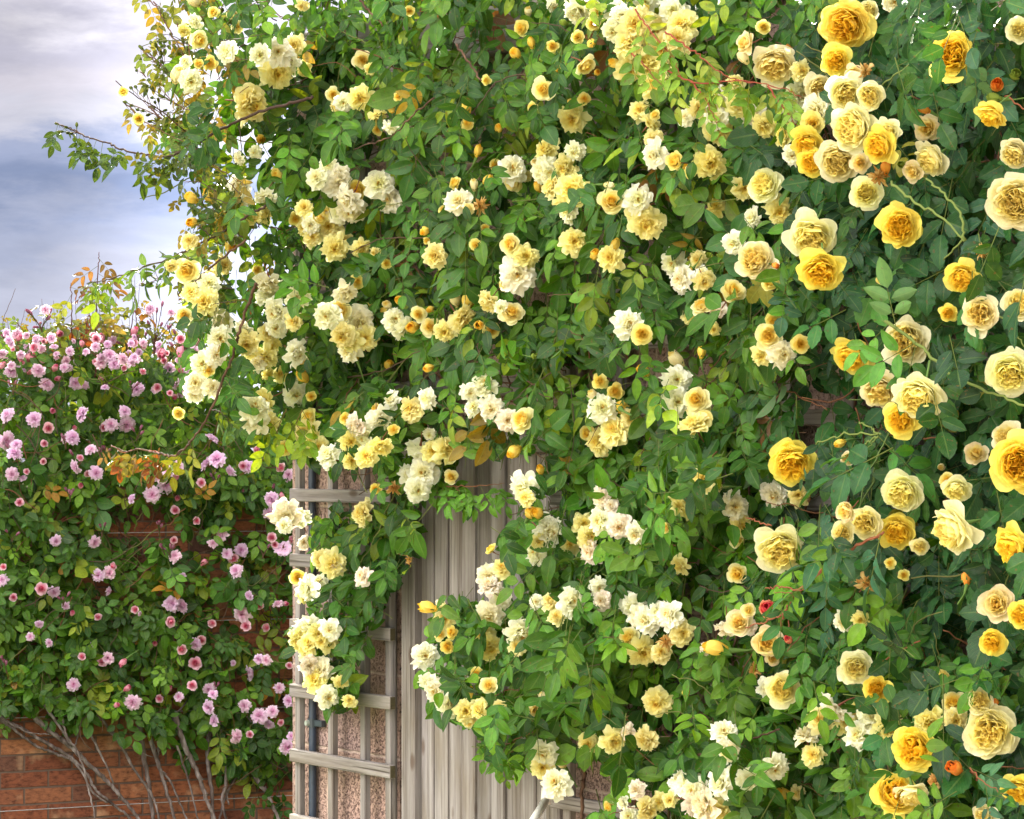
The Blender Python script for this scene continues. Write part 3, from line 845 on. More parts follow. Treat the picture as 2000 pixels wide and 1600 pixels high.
# ------------------------------------------------------------------ brick wall with wires
BT = 1.52
bw = thing('brick_wall', P1, 'orange brick garden wall behind the pink roses', 'wall', None, ROT1)
mb = MB(); box(mb, -6, 5.5, 0, .22, 0, BT); parts_obj('wall', mb, [M_BRICK], bw)
mb = MB(); box(mb, -6, 5.5, -.02, .24, BT + .001, BT + .06, bevel=.01); parts_obj('coping', mb, [M_COPE], bw)
wl_ = ['lowest, just above the bottom of the photo', 'second from the bottom, crossing the bare rose stems', 'third from the bottom, running through the pink roses', 'highest, near the top of the bare brick']
for k, yy in enumerate((1583, 1402, 1222, 1043)):
    z = zy(yy, 20, .03, 1)
    t = thing('training_wire', P1, 'taut wire along the brick wall, ' + wl_[k], 'wire', 'training wires on the brick wall', ROT1)
    mb = MB(); tube(mb, smooth_path([(-3, -.035, z), (-1, -.035, z - .004), (1, -.035, z), (3, -.035, z - .003)], 6), .0020, (1, 1, 1), 5)
    parts_obj('wire', mb, [M_WIRE], t, True)
    for q in (-2.6, -.6, 1.5):
        mb = MB(); tube(mb, [(q, 0, z), (q, -.045, z)], .004, (1, 1, 1), 6); parts_obj('vine_eye', mb, [M_IRON], t, True)
# ------------------------------------------------------------------ where the flowers are: kind, x, y, diameter in the 2000 px photograph
CREAM_UP = """
B 382 4 18;W 383 40 30;G 385 77 34;c 418 26 20;B 451 28 16;Y 360 58 24;W 446 102 40;c 388 126 18;c 411 124 26;W 364 122 24;B 345 150 20;W 373 158 42
W 543 102 46;W 508 105 36;Y 538 142 56;W 567 115 40;W 556 140 38;Y 595 133 28;Y 485 203 66;Y 464 52 22;c 241 180 17;c 271 233 20;G 651 186 26;Y 658 207 22
Y 703 190 42;b 509 271 14;c 546 340 28;Y 591 10 22;W 500 297 26;W 469 308 24;W 469 364 36;W 476 388 30;W 521 381 42;Y 521 420 32;Y 497 427 28;Y 434 420 28
b 376 388 15;b 410 387 15;b 376 434 15;W 620 350 36;W 658 357 50;W 685 385 50;c 701 369 34;W 685 406 50;W 741 360 50;W 664 343 38;W 664 416 42
c 578 427 24;Y 595 408 32;c 623 430 26;Y 644 444 46;Y 609 465 32;Y 655 483 46;Y 637 413 32;Y 597 443 30;Y 670 467 32;Y 704 483 36;Y 734 493 20;c 755 516 18;c 695 551 26
Y 371 472 30;G 366 525 46;Y 336 518 24;Y 434 518 32;b 448 480 16;W 455 467 20;c 502 528 18;W 525 548 48
c 800 21 17;c 1021 56 28;b 1009 105 14;b 1038 86 11;G 709 117 32;Y 724 135 22;c 951 156 18;B 1031 26 12;W 1084 9 30;W 1131 18 52;c 1129 73 22;c 1080 90 22;g 1103 45 10
c 1159 47 24;Y 1168 21 30;G 1140 124 38;b 1087 131 14;b 1105 133 12;b 1157 84 12;b 1166 142 10
W 1206 28 46;W 1200 58 42;c 1259 18 24;Y 1245 49 60;Y 1280 63 64;Y 1231 90 52;W 1315 21 50;Y 1334 52 56;Y 1228 130 52;Y 1297 93 52;Y 1268 128 52;Y 1290 142 46;b 1206 128 16;Y 1323 80 48
G 1063 175 40;c 1042 210 20;Y 1119 229 50;c 1142 194 22;b 1115 199 11;c 778 189 16;Y 737 224 30;W 765 245 32;c 739 254 20;c 792 262 16;b 762 206 12
c 916 241 24;b 881 238 11;b 912 213 13;b 975 252 11;Y 1266 245 40;Y 1276 268 32;c 1280 226 18;W 1283 301 50;c 1322 316 34;b 1346 336 14
c 968 322 20;W 1000 334 50;G 1008 352 42;Y 1028 343 22;W 1066 334 48;Y 1108 325 46;Y 1084 367 44;Y 1119 371 56;Y 1105 388 42;b 1052 367 12;B 1044 322 13
c 891 360 24;W 895 396 46;c 867 411 18;X 937 402 30;Y 916 408 22;b 951 353 12;B 926 364 13;G 1194 397 46;W 1245 388 50;Y 1262 432 64;B 1187 362 11
c 930 478 21;c 835 469 14;b 832 451 12;Y 853 499 44;c 947 446 15;G 1000 478 38;Y 1024 504 44;W 1010 534 60;Y 986 556 22;Y 1119 472 44;b 1203 476 14;b 1161 500 14;Y 1194 504 44
W 1320 513 50;W 1336 548 48;b 1346 529 10;b 933 297 12
W 1401 196 50;Y 1363 210 36;Y 1405 250 56;Y 1440 206 46;W 1475 231 44;Y 1496 241 46;Y 1436 164 32;Y 1384 318 56;c 1349 336 22;Y 1401 408 36;Y 1366 507 32;W 1373 535 28
W 1545 224 44;Y 1538 266 46;W 1604 212 60;W 1436 474 42;Y 1454 366 44;Y 1524 410 50;W 1475 423 36;W 1748 3 42
G 1429 574 46;G 1372 602 36;w 1403 604 34;Y 1349 618 30;Y 1394 642 24;W 1527 691 48;G 1501 656 48;c 1564 672 32;c 1510 625 26
W 1320 744 50;W 1321 786 50;G 1363 781 46;c 1375 819 30;Y 1359 837 54;B 1324 705 20;b 1370 691 12
G 664 607 44;W 640 616 46;W 699 630 56;Y 671 655 42;Y 713 660 46;Y 684 662 40;Y 688 683 34;c 720 605 22;W 673 569 42;b 694 691 14
W 769 627 42;W 790 642 44;G 818 613 27;G 842 639 33;b 809 641 18;B 758 597 13;b 751 607 12;b 785 588 14;b 842 604 10
Y 900 621 50;B 890 588 18;b 914 592 18;Y 958 586 44;G 1000 614 40;W 979 600 26;c 960 644 28;b 937 635 14
W 1224 635 52;c 1254 653 35;b 1259 726 16;c 1171 746 28;c 1201 765 30;W 1177 800 52;b 1213 796 22;Y 1231 817 34;Y 1203 845 56;Y 1175 863 50;c 1149 845 28;B 1161 774 14;g 1042 696 10
W 946 758 48;W 916 765 32;W 960 796 42;w 993 821 42;G 1023 823 44;b 839 718 12;b 757 713 12;W 769 782 34;Y 807 800 46;c 807 816 17;c 737 800 21;c 676 817 21
w 699 828 42;W 716 847 50;Y 685 863 40;Y 717 893 38;Y 685 898 32;Y 744 868 40;W 646 893 46;c 769 842 22
W 821 872 50;Y 870 880 48;Y 846 884 40;W 839 847 22;W 830 921 54;W 799 929 36;W 816 955 44;G 881 933 26;c 734 956 21;X 769 954 28;Y 713 1003 44
b 1007 880 17;b 1056 920 12;W 1028 949 54;Y 1030 973 32
G 360 616 30;Y 374 572 32;Y 402 593 50;Y 413 541 26;W 434 628 38;W 430 660 44;W 525 579 46;W 546 606 54;W 581 578 42;Y 521 650 36;W 542 639 38;Y 577 628 32
Y 483 670 42;Y 493 686 34;Y 521 695 42;W 574 688 46;G 590 712 26;Y 507 712 32;Y 549 733 30;b 593 737 16;W 577 768 46;c 607 774 18;Y 521 730 22
W 399 709 46;c 409 723 24;W 381 747 36;W 380 767 36;W 420 695 36;W 413 758 32;c 350 807 21;W 497 800 50;W 497 825 46;Y 520 781 42
c 605 814 28;Y 602 845 48;Y 612 866 46;Y 626 870 32;c 555 875 26;w 560 1007 52;W 585 1014 38;w 595 1061 26
Y 651 1101 46;Y 630 1092 36;c 581 1127 26;W 605 1148 46;Y 591 1159 36;W 626 1138 28;W 605 1222 52;Y 588 1246 44;W 632 1236 42;Y 641 1252 42;Y 602 1264 36
w 602 1299 36;W 626 1309 44;Y 619 1330 44;W 637 1362 40;Y 681 1371 26;Y 665 1330 26;w 711 1127 34;X 799 1094 14
"""
CREAM_LOW = """
b 1035 1003 17;b 1052 1003 16;W 1066 1038 58;Y 1049 1055 28;c 961 1076 21;w 1178 971 38;w 1196 991 30;W 1180 1017 52;w 1210 1027 46;Y 1140 1027 40;Y 1150 1052 44;w 1157 1076 44
Y 1325 992 46;c 1301 1031 18;b 1343 1005 13;Y 1370 936 46;B 1400 952 18;W 1431 989 48;b 1465 1015 14;G 1442 1055 32;W 1517 964 48;Y 1559 968 36;g 1307 1027 10
W 953 1127 42;c 967 1134 18;w 958 1148 40;w 975 1169 34;W 958 1201 50;W 1014 1232 58;Y 1010 1264 32;Y 867 1208 34;G 860 1239 24;c 886 1236 25;c 876 1262 26;B 863 1180 12;b 839 1187 18
Y 947 1246 44;Y 954 1264 44;W 828 1281 44;W 853 1344 46;W 839 1330 34;W 877 1379 44;Y 909 1390 40;G 919 1404 32;c 907 1376 22;Y 940 1386 34;G 956 1341 31;c 930 1315 21;b 916 1355 15;Y 975 1383 26
W 1112 1176 50;Y 1077 1180 36;Y 1087 1208 30;w 1178 1173 36;W 1238 1180 46;W 1252 1204 44;W 1266 1211 48;W 1311 1201 50;G 1231 1245 38;Y 1252 1271 50;X 1301 1253 28;Y 1332 1103 38
B 1042 1385 18;B 1063 1363 12;Y 1285 1369 52;b 1339 1353 12;B 1098 1491 16;W 1066 1467 50;Y 1059 1498 40;W 1087 1533 54
Y 1150 1450 36;Y 1196 1446 46;Y 1266 1442 46;w 1231 1432 34;X 1217 1404 26;c 1192 1575 22;w 1245 1544 34;W 1231 1596 36;Y 1259 1582 44;Y 1308 1561 26
w 1422 1218 50;b 1403 1266 22;w 1377 1267 22;W 1650 1212 38;W 1636 1380 54;c 1673 1387 28;W 1706 1400 54;W 1681 1436 50;Y 1734 1428 54;c 1752 1390 20;X 1475 1310 28
W 1414 1432 44;w 1430 1462 24;W 1576 1442 46;W 1510 1495 50;Y 1580 1474 26;W 1335 1530 50;W 1360 1546 50;W 1415 1528 56;w 1384 1572 66;w 1352 1568 44;Y 1408 1580 50;Y 1559 1547 28;b 1533 1551 17
G 1863 1376 46;Y 1867 1404 42;Y 1814 1404 52;c 1842 1323 26;b 1643 865 12;B 1839 912 12;W 1500 1341 40;G 1442 1120 38
"""
ENGLISH = """
D 1657 48 90;E 1699 17 34;P 1461 84 40;c 1491 54 24;E 1513 121 78;Y 1566 140 38;R 1538 94 16;B 1454 115 16;D 1636 119 56;P 1667 142 32;X 1690 140 26
E 1601 171 54;E 1650 180 62;E 1700 185 50;c 1587 243 40;R 1666 210 13;E 1674 252 88;D 1722 283 64;E 1737 255 40;E 1639 313 76;P 1681 318 36;R 1730 331 20;X 1716 345 34
D 1580 280 60;D 1587 317 52;E 1692 378 58;D 1862 108 84;R 1807 215 18;P 1814 252 50;E 1825 308 66;P 1786 332 40;R 1947 168 26;g 1982 147 18;g 1945 192 16;D 1940 220 56;E 1986 298 60
E 1986 392 100;E 1990 60 44;E 1496 364 62;E 1587 458 86;D 1604 525 78;E 1478 511 70;c 1506 556 30;R 1513 518 12;D 1762 443 76;D 1881 539 62;c 1720 546 16;g 1762 322 12
D 1666 691 68;E 1772 667 88;E 1916 611 66;D 1853 611 30;E 1990 597 60;E 1975 726 84;E 1720 758 70;E 1797 770 90;D 1762 819 62;D 1548 900 82;P 1656 896 26
P 1907 889 44;E 1970 856 56;D 1990 905 96;E 1764 957 74;c 1850 940 26;E 1869 952 52;P 1657 996 44;E 1692 1020 60;E 1647 1040 42;D 1755 1034 66;E 1797 1066 32;E 1870 1030 92;D 1986 1065 78
E 1524 1068 88;P 1445 1218 50;P 1461 1192 27;r 1500 1190 28;P 1496 1254 62;P 1508 1285 28;r 1541 1250 13;E 1530 1345 62;E 1671 1302 58;D 1713 1345 50
R 1888 1133 22;P 1951 1180 66;D 1996 1200 50;D 1940 1253 50;D 1790 1460 84;E 1937 1425 96;E 1912 1372 50;R 1944 1372 16;R 1867 1502 30;D 1744 1554 80;E 1781 1544 62;X 1828 1526 32
D 1990 1540 60;E 1926 1590 46;c 1765 1124 20;X 1692 1141 32;c 1740 1100 20;X 1918 490 26
"""
PINK = """
K 14 651 18;K 33 655 24;K 89 606 20;K 73 665 24;K 52 679 17;K 23 672 16;K 101 660 20;K 80 681 18;K 105 679 16;j 115 651 14;K 3 690 20;K 45 695 26;K 14 705 17;K 23 723 30;K 75 723 27;K 89 753 30
K 147 749 28;j 115 739 12;K 164 754 20;K 128 704 18;j 196 742 12;K 196 709 24;K 213 695 27;K 222 712 24;K 238 702 24;K 262 707 30;K 252 695 20;j 192 663 14;j 200 660 12;K 150 709 16;K 168 688 15;K 269 761 28
K 294 604 22;K 334 611 18;K 311 684 24;j 262 649 14;K 280 670 16;K 311 674 15;K 332 719 24;K 353 695 18;K 367 719 25;K 353 754 28;k 332 768 12;K 353 772 16;j 325 744 12;K 381 684 16;K 346 706 14;K 406 681 16
K 16 812 30;K 66 819 29;k 94 835 20;j 103 803 13;K 163 810 32;K 243 805 25;K 247 828 33;K 217 831 28;k 203 835 15;j 147 838 11;K 140 856 30;K 129 858 20;K 10 859 36;K 33 870 24;K 28 887 30;k 86 866 14
k 84 901 12;K 178 880 24;K 150 911 28;k 156 896 14;k 171 925 13;K 187 924 28;K 24 926 26;K 45 935 16;k 52 921 11;j 157 950 11;k 38 981 16;K 413 859 26;K 425 898 34;K 406 908 30;K 453 919 24;K 483 912 26;k 474 910 15
k 500 878 14;k 546 912 18;K 565 929 25;k 392 943 16;K 346 914 28;j 343 934 13;K 315 929 30;K 329 922 26;K 322 947 34;K 297 966 32;K 259 975 20;k 343 996 17;k 383 1018 15;j 346 975 11;K 532 975 30;K 525 1001 27
j 551 970 10;K 436 1045 28;k 339 1055 14;K 415 1063 20;K 472 1075 27;K 444 1082 22;k 455 1089 20;K 462 1116 28;K 343 1087 26;K 553 1070 34;k 530 1050 17;k 537 1064 13;k 569 1054 15;j 397 1100 11;K 357 1124 13
K 108 1056 23;K 184 1058 26;k 224 1106 17;K 213 1119 25;K 192 1124 24;K 210 1154 17;k 7 1108 13;K 5 1134 24;k 80 1150 22;K 105 1155 26;k 26 1167 15;K 128 1183 17;j 141 1199 11;k 191 1204 14;k 264 1190 15
K 274 1199 11;K 77 1218 18;K 59 1244 17;K 95 1256 16;K 182 1261 13;k 161 1282 14;k 199 1293 18;K 211 1286 24;j 241 1293 13;K 334 1180 31;K 352 1185 31;k 331 1214 20;k 413 1219 16;K 488 1163 20;k 507 1182 16
K 474 1198 34;k 481 1223 18;k 518 1225 16;K 544 1182 22;j 556 1179 11;K 383 1257 26;k 394 1250 17;k 356 1270 19;j 303 1258 11;k 381 1297 23;K 455 1295 12;K 506 1287 21;K 521 1289 21;K 484 1316 28;k 565 1301 13
K 143 1337 25;j 247 1346 12;j 330 1346 11;k 375 1340 18;k 311 1364 15;K 350 1362 19;K 261 1371 33;j 227 1378 11;K 408 1344 24;K 416 1357 20;K 409 1381 28;K 420 1407 24;K 478 1379 26;K 532 1390 24;K 507 1400 32
K 525 1413 22;k 548 1411 12;K 546 1344 21;K 565 1369 25;K 460 1439 28;k 488 1435 13;K 563 1458 32;K 569 1439 18
"""
def parse(s):
    out = []
    for e in s.replace('\n', ';').split(';'):
        e = e.split()
        if len(e) == 4: out.append((e[0], float(e[1]), float(e[2]), float(e[3])))
    return out
# outlines (photograph pixels) of the leafy masses
POLY = {
 'up': [(330,-60),(400,-30),(385,60),(345,110),(385,185),(330,230),(300,262),(340,300),(400,330),(432,380),(395,420),(425,470),(345,500),(362,560),(385,640),(372,700),(372,770),(420,790),(470,840),(545,860),(585,885),
        (600,985),(585,1060),(600,1160),(575,1215),(600,1300),(640,1390),(695,1375),(705,1290),(735,1210),(752,1150),(800,1110),(822,1050),(800,985),(850,955),(905,1000),(960,960),(1000,930),(1010,900),
        (1060,905),(1090,930),(1500,930),(1560,700),(1620,-60)],
 'low': [(1010,900),(1060,1000),(985,1030),(975,1080),(955,1110),(985,1160),(860,1170),(840,1215),(870,1270),(835,1300),(845,1370),(880,1405),(935,1420),(940,1475),(1000,1500),(1050,1460),(1085,1520),(1150,1560),(1200,1660),
        (1960,1660),(1960,1350),(1760,1200),(1500,930)],
 'eng': [(1560,-60),(2080,-60),(2080,1660),(1740,1660),(1700,1480),(1640,1330),(1500,1300),(1440,1150),(1480,1000),(1440,830),(1500,640),(1440,500),(1440,330),(1520,200)],
 'pink': [(-20,668),(60,640),(140,672),(200,702),(340,706),(390,690),(420,670),(470,760),(560,860),(575,1440),(560,1500),(485,1535),(430,1500),(425,1400),(395,1435),(340,1400),(300,1425),(245,1365),(185,1405),(100,1370),(-20,1385)],
}
OPEN = [  # places where the photograph shows bare planks, trellis, wall or sky
 [(822,990),(870,968),(905,1003),(965,985),(1000,1010),(975,1070),(940,1105),(950,1170),(862,1170),(838,1215),(826,1262),(812,1300),(838,1400),(930,1425),(938,1480),(1000,1515),(1048,1530),(1060,1660),(785,1660),(785,1130),(822,1080)],
 [(575,1100),(560,1660),(785,1660),(785,1150),(755,1150),(748,1255),(700,1290),(694,1382),(640,1392),(600,1345),(572,1340),(571,1120)],
 [(575,892),(612,905),(640,940),(700,925),(700,975),(655,990),(640,1010),(600,985),(576,985)],
 [(895,888),(1062,888),(1050,940),(1005,1000),(960,1000),(905,985),(880,930)],
 [(565,892),(601,892),(601,1340),(565,1340)],
 [(1100,1490),(1180,1490),(1195,1560),(1160,1600),(1080,1590)],
]
THIN = [  # leaf cover is thinner here: (outline, share kept)
 ([(1160,640),(1340,620),(1410,680),(1390,765),(1240,765),(1170,720)], .22),
 ([(1440,700),(1690,690),(1700,850),(1500,860),(1430,830)], .20),
 ([(1560,950),(1720,950),(1700,1010),(1560,1010)], .15),
 ([(980,10),(1060,0),(1060,70),(990,70)], .2),
 ([(1150,400),(1260,440),(1240,480),(1130,460)], .28),
 ([(1290,1080),(1440,1060),(1430,1260),(1320,1300)], .32),
 ([(1090,1440),(1280,1470),(1280,1660),(1090,1660)], .4),
 ([(1840,1530),(1940,1530),(1940,1660),(1830,1660)], .4),
 ([(780,690),(1180,690),(1130,880),(880,880)], .6),
 ([(600,890),(800,880),(800,1000),(600,1010)], .5),
 ([(250,-60),(560,-60),(520,300),(540,860),(380,860),(300,500),(250,230)], .55),
 ([(250,-60),(430,-60),(420,150),(380,250),(320,260),(250,230)], .6),
 ([(1860,150),(2000,150),(2000,480),(1880,480)], .75),
]
PTHIN = [
 ([(-20,1000),(575,1000),(575,1400),(-20,1400)], .74),
 ([(205,975),(355,975),(355,1055),(200,1060)], .10),
 ([(140,1050),(290,1050),(300,1150),(150,1150)], .35),
 ([(330,1010),(560,990),(575,1120),(330,1120)], .38),
 ([(390,1110),(575,1100),(575,1440),(400,1330)], .38),
 ([(400,1360),(575,1400),(575,1560),(400,1560)], .5),
]
def inpoly(x, y, poly):
    x = np.asarray(x, float); y = np.asarray(y, float); c = np.zeros(x.shape, bool)
    n = len(poly)
    for i in range(n):
        x1, y1 = poly[i]; x2, y2 = poly[(i + 1) % n]
        if y1 == y2: continue
        k = ((y1 > y) != (y2 > y)) & (x < (x2 - x1) * (y - y1) / (y2 - y1) + x1)
        c ^= k
    return c
def vnoise(x, y, scale, seed):
    r = np.random.default_rng(seed); out = 0
    for k in range(7):
        a = r.uniform(0, 6.28); f = (1 + r.uniform(-.45, .9)) / scale * 6.28
        out = out + np.sin(x * math.cos(a) * f + y * math.sin(a) * f + r.uniform(0, 6.28))
    return out / 3.6
# ------------------------------------------------------------------ how far the growth stands off the wall
def ss(a, b, x):
    t = np.clip((np.asarray(x, float) - a) / (b - a), 0, 1); return t * t * (3 - 2 * t)
def thick(x, y):
    x = np.asarray(x, float); y = np.asarray(y, float)
    T = .22 + .09 * vnoise(x, y, 260, 3) + .42 * ss(600, 300, x) + .16 * ss(1400, 1950, x)
    col = ss(560, 590, x) * ss(820, 760, x) * ss(930, 1000, y)
    T = T * (1 - col) + .13 * col
    T = T + .10 * ss(960, 1080, y) * ss(1100, 860, x) * ss(800, 850, x)
    return np.clip(T, .08, .8)
def thick_pink(x, y):
    return np.clip(.13 + .07 * vnoise(x, y, 150, 9) + .12 * ss(1000, 850, y), .05, .6)
CAM = np.array([0, 0, EYE])
N0v, R0v, N1v, R1v = (np.array(v) for v in (N0, R0, N1, R1))

def base_thing(x, w, d, name, label, cat, group=None):
    p = at(x, 2200, d, w); return thing(name, (p.x, p.y, 0), label, cat, group)
plants = {
 'up': base_thing(1330, 0, .12, 'rambling_rose', 'large cream rambling rose over and above the plank door, arching out against the sky', 'rose plant'),
 'low': base_thing(1140, 0, .12, 'rambling_rose', 'cream rambling rose pushing sideways across the lower right half of the plank door', 'rose plant'),
 'eng': base_thing(1800, 0, .25, 'climbing_rose', 'yellow climbing rose with the largest golden cupped blooms and dark bluish leaves', 'rose plant'),
 'pink': base_thing(320, 1, .08, 'pink_climbing_rose', 'pink climbing rose with small lilac-pink flowers trained over the orange brick wall', 'rose plant'),
}
def child(o, parent):
    o.parent = parent; o.location = -Vector(parent.location); return o

# ------------------------------------------------------------------ flowers
UNITR = {'W': 1.0, 'w': 1.0, 'Y': 1.0, 'G': .90, 'c': .86, 'E': 1.02, 'D': 1.02, 'P': .92, 'K': 1.04, 'k': .92, 'X': .85, 'R': .50, 'r': .50, 'g': .52, 'b': .46, 'B': .50, 'j': .66}
NAMES = {'W': 'flower', 'w': 'flower', 'Y': 'flower', 'K': 'flower', 'E': 'flower', 'D': 'flower', 'G': 'half_open_flower', 'c': 'half_open_flower', 'P': 'half_open_flower',
         'k': 'half_open_flower', 'X': 'withered_flower'}
FL = []       # x, y, radius px, Y of every placed flower, for keeping leaves from growing through them
def place_flowers(key, data, w, tfun, extra):
    parent = plants[key]; rng = np.random.default_rng(len(data) * 3 + 1)
    items = []
    for kind, x, y, s in data:
        d = float(tfun(x, y)) + extra + rng.uniform(-.01, .05) + s * .0005
        if w == 1 and y < 900: d += rng.uniform(-.25, .05)
        p = np.array(at(x, y, d, w)); c = normalize(CAM - p); Nw = (N0v, N1v)[w]
        bud = kind in 'RrgbBj'
        if bud: f = c * .35 + Nw * .35 + rng.normal(0, .55, 3) + np.array([0, 0, .25])
        elif kind in 'GcPk': f = c * 1.05 + Nw * .3 + rng.normal(0, .34, 3) + np.array([0, 0, .05])
        elif kind in 'ED': f = c * 1.15 + Nw * .45 + rng.normal(0, .42, 3) + np.array([0, 0, -.32])
        elif kind == 'K': f = c * .9 + rng.normal(0, .5, 3) + np.array([0, 0, .12])
        else: f = c * .95 + Nw * .25 + rng.normal(0, .48, 3) + np.array([0, 0, -.12])
        f = normalize(f)
        r = s * .5 * p[1] / F / UNITR[kind] * (1.26 if kind in 'WYw' else 1.14 if kind != 'R' else .9)
        q = Vector(f).to_track_quat('Z', 'Y') @ Matrix.Rotation(rng.uniform(0, 6.28), 3, 'Z').to_quaternion()
        items.append((s, kind, p, q, r, int(rng.integers(0, 97))))
        FL.append((x, y, s * .5, p[1]))
    items.sort(key=lambda i: -i[0])
    count, rest = {}, {}
    for s, kind, p, q, r, var in items:
        nm = NAMES.get(kind, 'bud'); count[nm] = count.get(nm, 0) + 1
        arr, me = flower_mesh(kind, var)
        stretch = np.array([1, 1, 1.0])
        if count[nm] <= 100:
            o = bpy.data.objects.new(nm, me); C.objects.link(o); o.parent = parent
            o.location = Vector(p) - parent.location; o.rotation_mode = 'QUATERNION'; o.rotation_quaternion = q; o.scale = (r, r, r)
        else:
            M3 = np.array(q.to_matrix()) * r
            rest.setdefault(nm, MB())
            v, f, c, uv, mi = arr
            mb = rest[nm]
            mb.v.append(v @ M3.T + p); mb.f.append(f + mb.nv); mb.c.append(c); mb.uv.append(uv); mb.mi.append(mi); mb.nv += len(v)
    for nm, mb in rest.items():
        o = child(link(nm, mb.build(nm, [M_PETAL, M_STEM])), parent); tag(o, kind='stuff')
    print(key, count)
def fuller(data, share, seed):
    """more blooms tucked half behind the ones of each truss"""
    rg = np.random.default_rng(seed); out = list(data)
    for kind, x, y, s in data:
        if kind in 'WYw' and s > 32 and rg.random() < share:
            a = rg.uniform(0, 6.28); x2, y2 = x + math.cos(a) * s * .8, y + math.sin(a) * s * .8
            if any(inpoly(np.array([x2]), np.array([y2]), p)[0] for p in OPEN): continue
            out.append((('Y' if kind == 'W' else 'W') if rg.random() < .5 else kind, x2, y2, s * rg.uniform(.7, .95)))
    return out
rp = np.random.default_rng(8)
haze_pink = [(('K', 'K', 'j', 'k')[rp.integers(4)], rp.uniform(0, 430), 655 + abs(rp.normal(0, 50)), rp.uniform(9, 19)) for _ in range(75)]
place_flowers('up', fuller(parse(CREAM_UP), .34, 1), 0, thick, .02)
place_flowers('low', fuller(parse(CREAM_LOW), .40, 2), 0, thick, .02)
place_flowers('eng', parse(ENGLISH), 0, thick, .09)
place_flowers('pink', parse(PINK) + haze_pink, 1, thick_pink, .03)
FLA = np.array(FL)

def clear_of_flowers(P, rng, chance=.88, k=.80, front=.035):
    x, y = proj(P); keep = np.ones(len(P), bool); Y = P[:, 1]
    lucky = rng.random(len(P)) > chance
    for fx, fy, fr, fY in FLA:
        if fr < 9: continue
        h = (abs(x - fx) < fr * k) & (abs(y - fy) < fr * k) & ((x - fx) ** 2 + (y - fy) ** 2 < (fr * k) ** 2) & (Y < fY + front)
        keep &= ~h | lucky
    return keep
def open_mask(x, y, rng):
    k = np.ones(len(x), bool)
    for p in OPEN: k &= ~inpoly(x, y, p)
    return k

# ------------------------------------------------------------------ leaves
def palette(cols, w):
    return np.array([lin(c) for c in cols]), np.array(w) / sum(w)
PAL = {
 'up': palette([(72, 122, 40), (58, 106, 40), (96, 142, 48), (48, 92, 46), (132, 158, 52), (160, 136, 60), (120, 80, 50)], [4, 4, 3, 3, 1, .14, .1]),
 'low': palette([(80, 132, 44), (62, 112, 42), (104, 150, 50), (50, 96, 46)], [4, 4, 3, 2]),
 'eng': palette([(46, 96, 50), (56, 108, 50), (40, 84, 52), (76, 126, 50), (64, 110, 84), (150, 140, 50)], [4, 4, 3, 2, .6, .12]),
 'pink': palette([(78, 122, 42), (62, 104, 42), (100, 140, 48), (50, 88, 44), (130, 148, 52), (160, 120, 54)], [4, 4, 3, 2, 1, .15]),
}
def cover(fol, key, poly, n, w, tfun, Lpx, thin, rng, dmin=.03, power=.46, pairs=2, dshift=None, upn=.42):
    xs = np.array([p[0] for p in poly]); ys = np.array([p[1] for p in poly])
    X, Yp = [], []
    while sum(map(len, X)) < n:
        x = rng.uniform(xs.min(), xs.max(), n); y = rng.uniform(ys.min(), ys.max(), n)
        k = inpoly(x, y, poly)
        for tp, kf in thin: k &= ~(inpoly(x, y, tp) & (rng.random(n) > kf))
        k &= rng.random(n) < .68 + .45 * vnoise(x, y, 105, 5)
        X.append(x[k]); Yp.append(y[k])
    x = np.concatenate(X)[:n]; y = np.concatenate(Yp)[:n]; n = len(x)
    T = tfun(x, y)
    # clumps: the outer surface is uneven at hand size
    T = T * (1 + .55 * vnoise(x, y, 70, 31))
    d = dmin + T * rng.random(n) ** power
    if dshift is not None: d = d + dshift(x, y, rng)
    p = at_np(x, y, d, w); Rw, Nw = ((R0v, N0v), (R1v, N1v))[w]
    c = normalize(CAM - p)
    nn = normalize(Nw * .42 + c * .62 + np.array([0, 0, upn]) + rng.normal(0, .42, (n, 3)))
    th = rng.normal(-1.57, 1.15, n)
    a = np.cos(th)[:, None] * Rw + np.sin(th)[:, None] * np.array([0, 0, 1.0]) + Nw * rng.normal(.22, .25, (n, 1))
    L = Lpx(x, y) * p[:, 1] / F * rng.lognormal(0, .20, n)
    cols, wt = PAL[key]
    ci = rng.choice(len(cols), n, p=wt)
    patch = vnoise(x, y, 190, 77)
    col = cols[ci] * np.array([.9, 1.0, .95] if key == 'eng' else [1.0, 1.0, .68]) * (.62 if key == 'eng' else .71 if w == 0 else .80) * (1 + .22 * patch)[:, None] * rng.lognormal(0, .16, n)[:, None]
    base = p - normalize(a) * (L * 1.1)[:, None]
    fol.compound(base, a, nn, L, col, pairs)

rngs = {k: np.random.default_rng(i + 11) for i, k in enumerate(plants)}
FOL = {k: Foliage(rngs[k]) for k in plants}
cover(FOL['up'], 'up', POLY['up'], 2350, 0, thick, lambda x, y: 37 + 5 * ss(500, 1300, x), THIN, rngs['up'])
cover(FOL['low'], 'low', POLY['low'], 1450, 0, thick, lambda x, y: 41 + 4 * ss(900, 1600, x), THIN, rngs['low'])
cover(FOL['eng'], 'eng', POLY['eng'], 1250, 0, thick, lambda x, y: 45 + 9 * ss(1400, 2000, x), THIN, rngs['eng'], pairs=2, upn=.25)
def pinkshift(x, y, rng):
    return -ss(960, 860, y) * rng.uniform(0, .75, len(x))
cover(FOL['pink'], 'pink', POLY['pink'], 2150, 1, thick_pink, lambda x, y: np.full(len(x), 23.5), PTHIN, rngs['pink'], dmin=.01, power=.7, dshift=pinkshift)
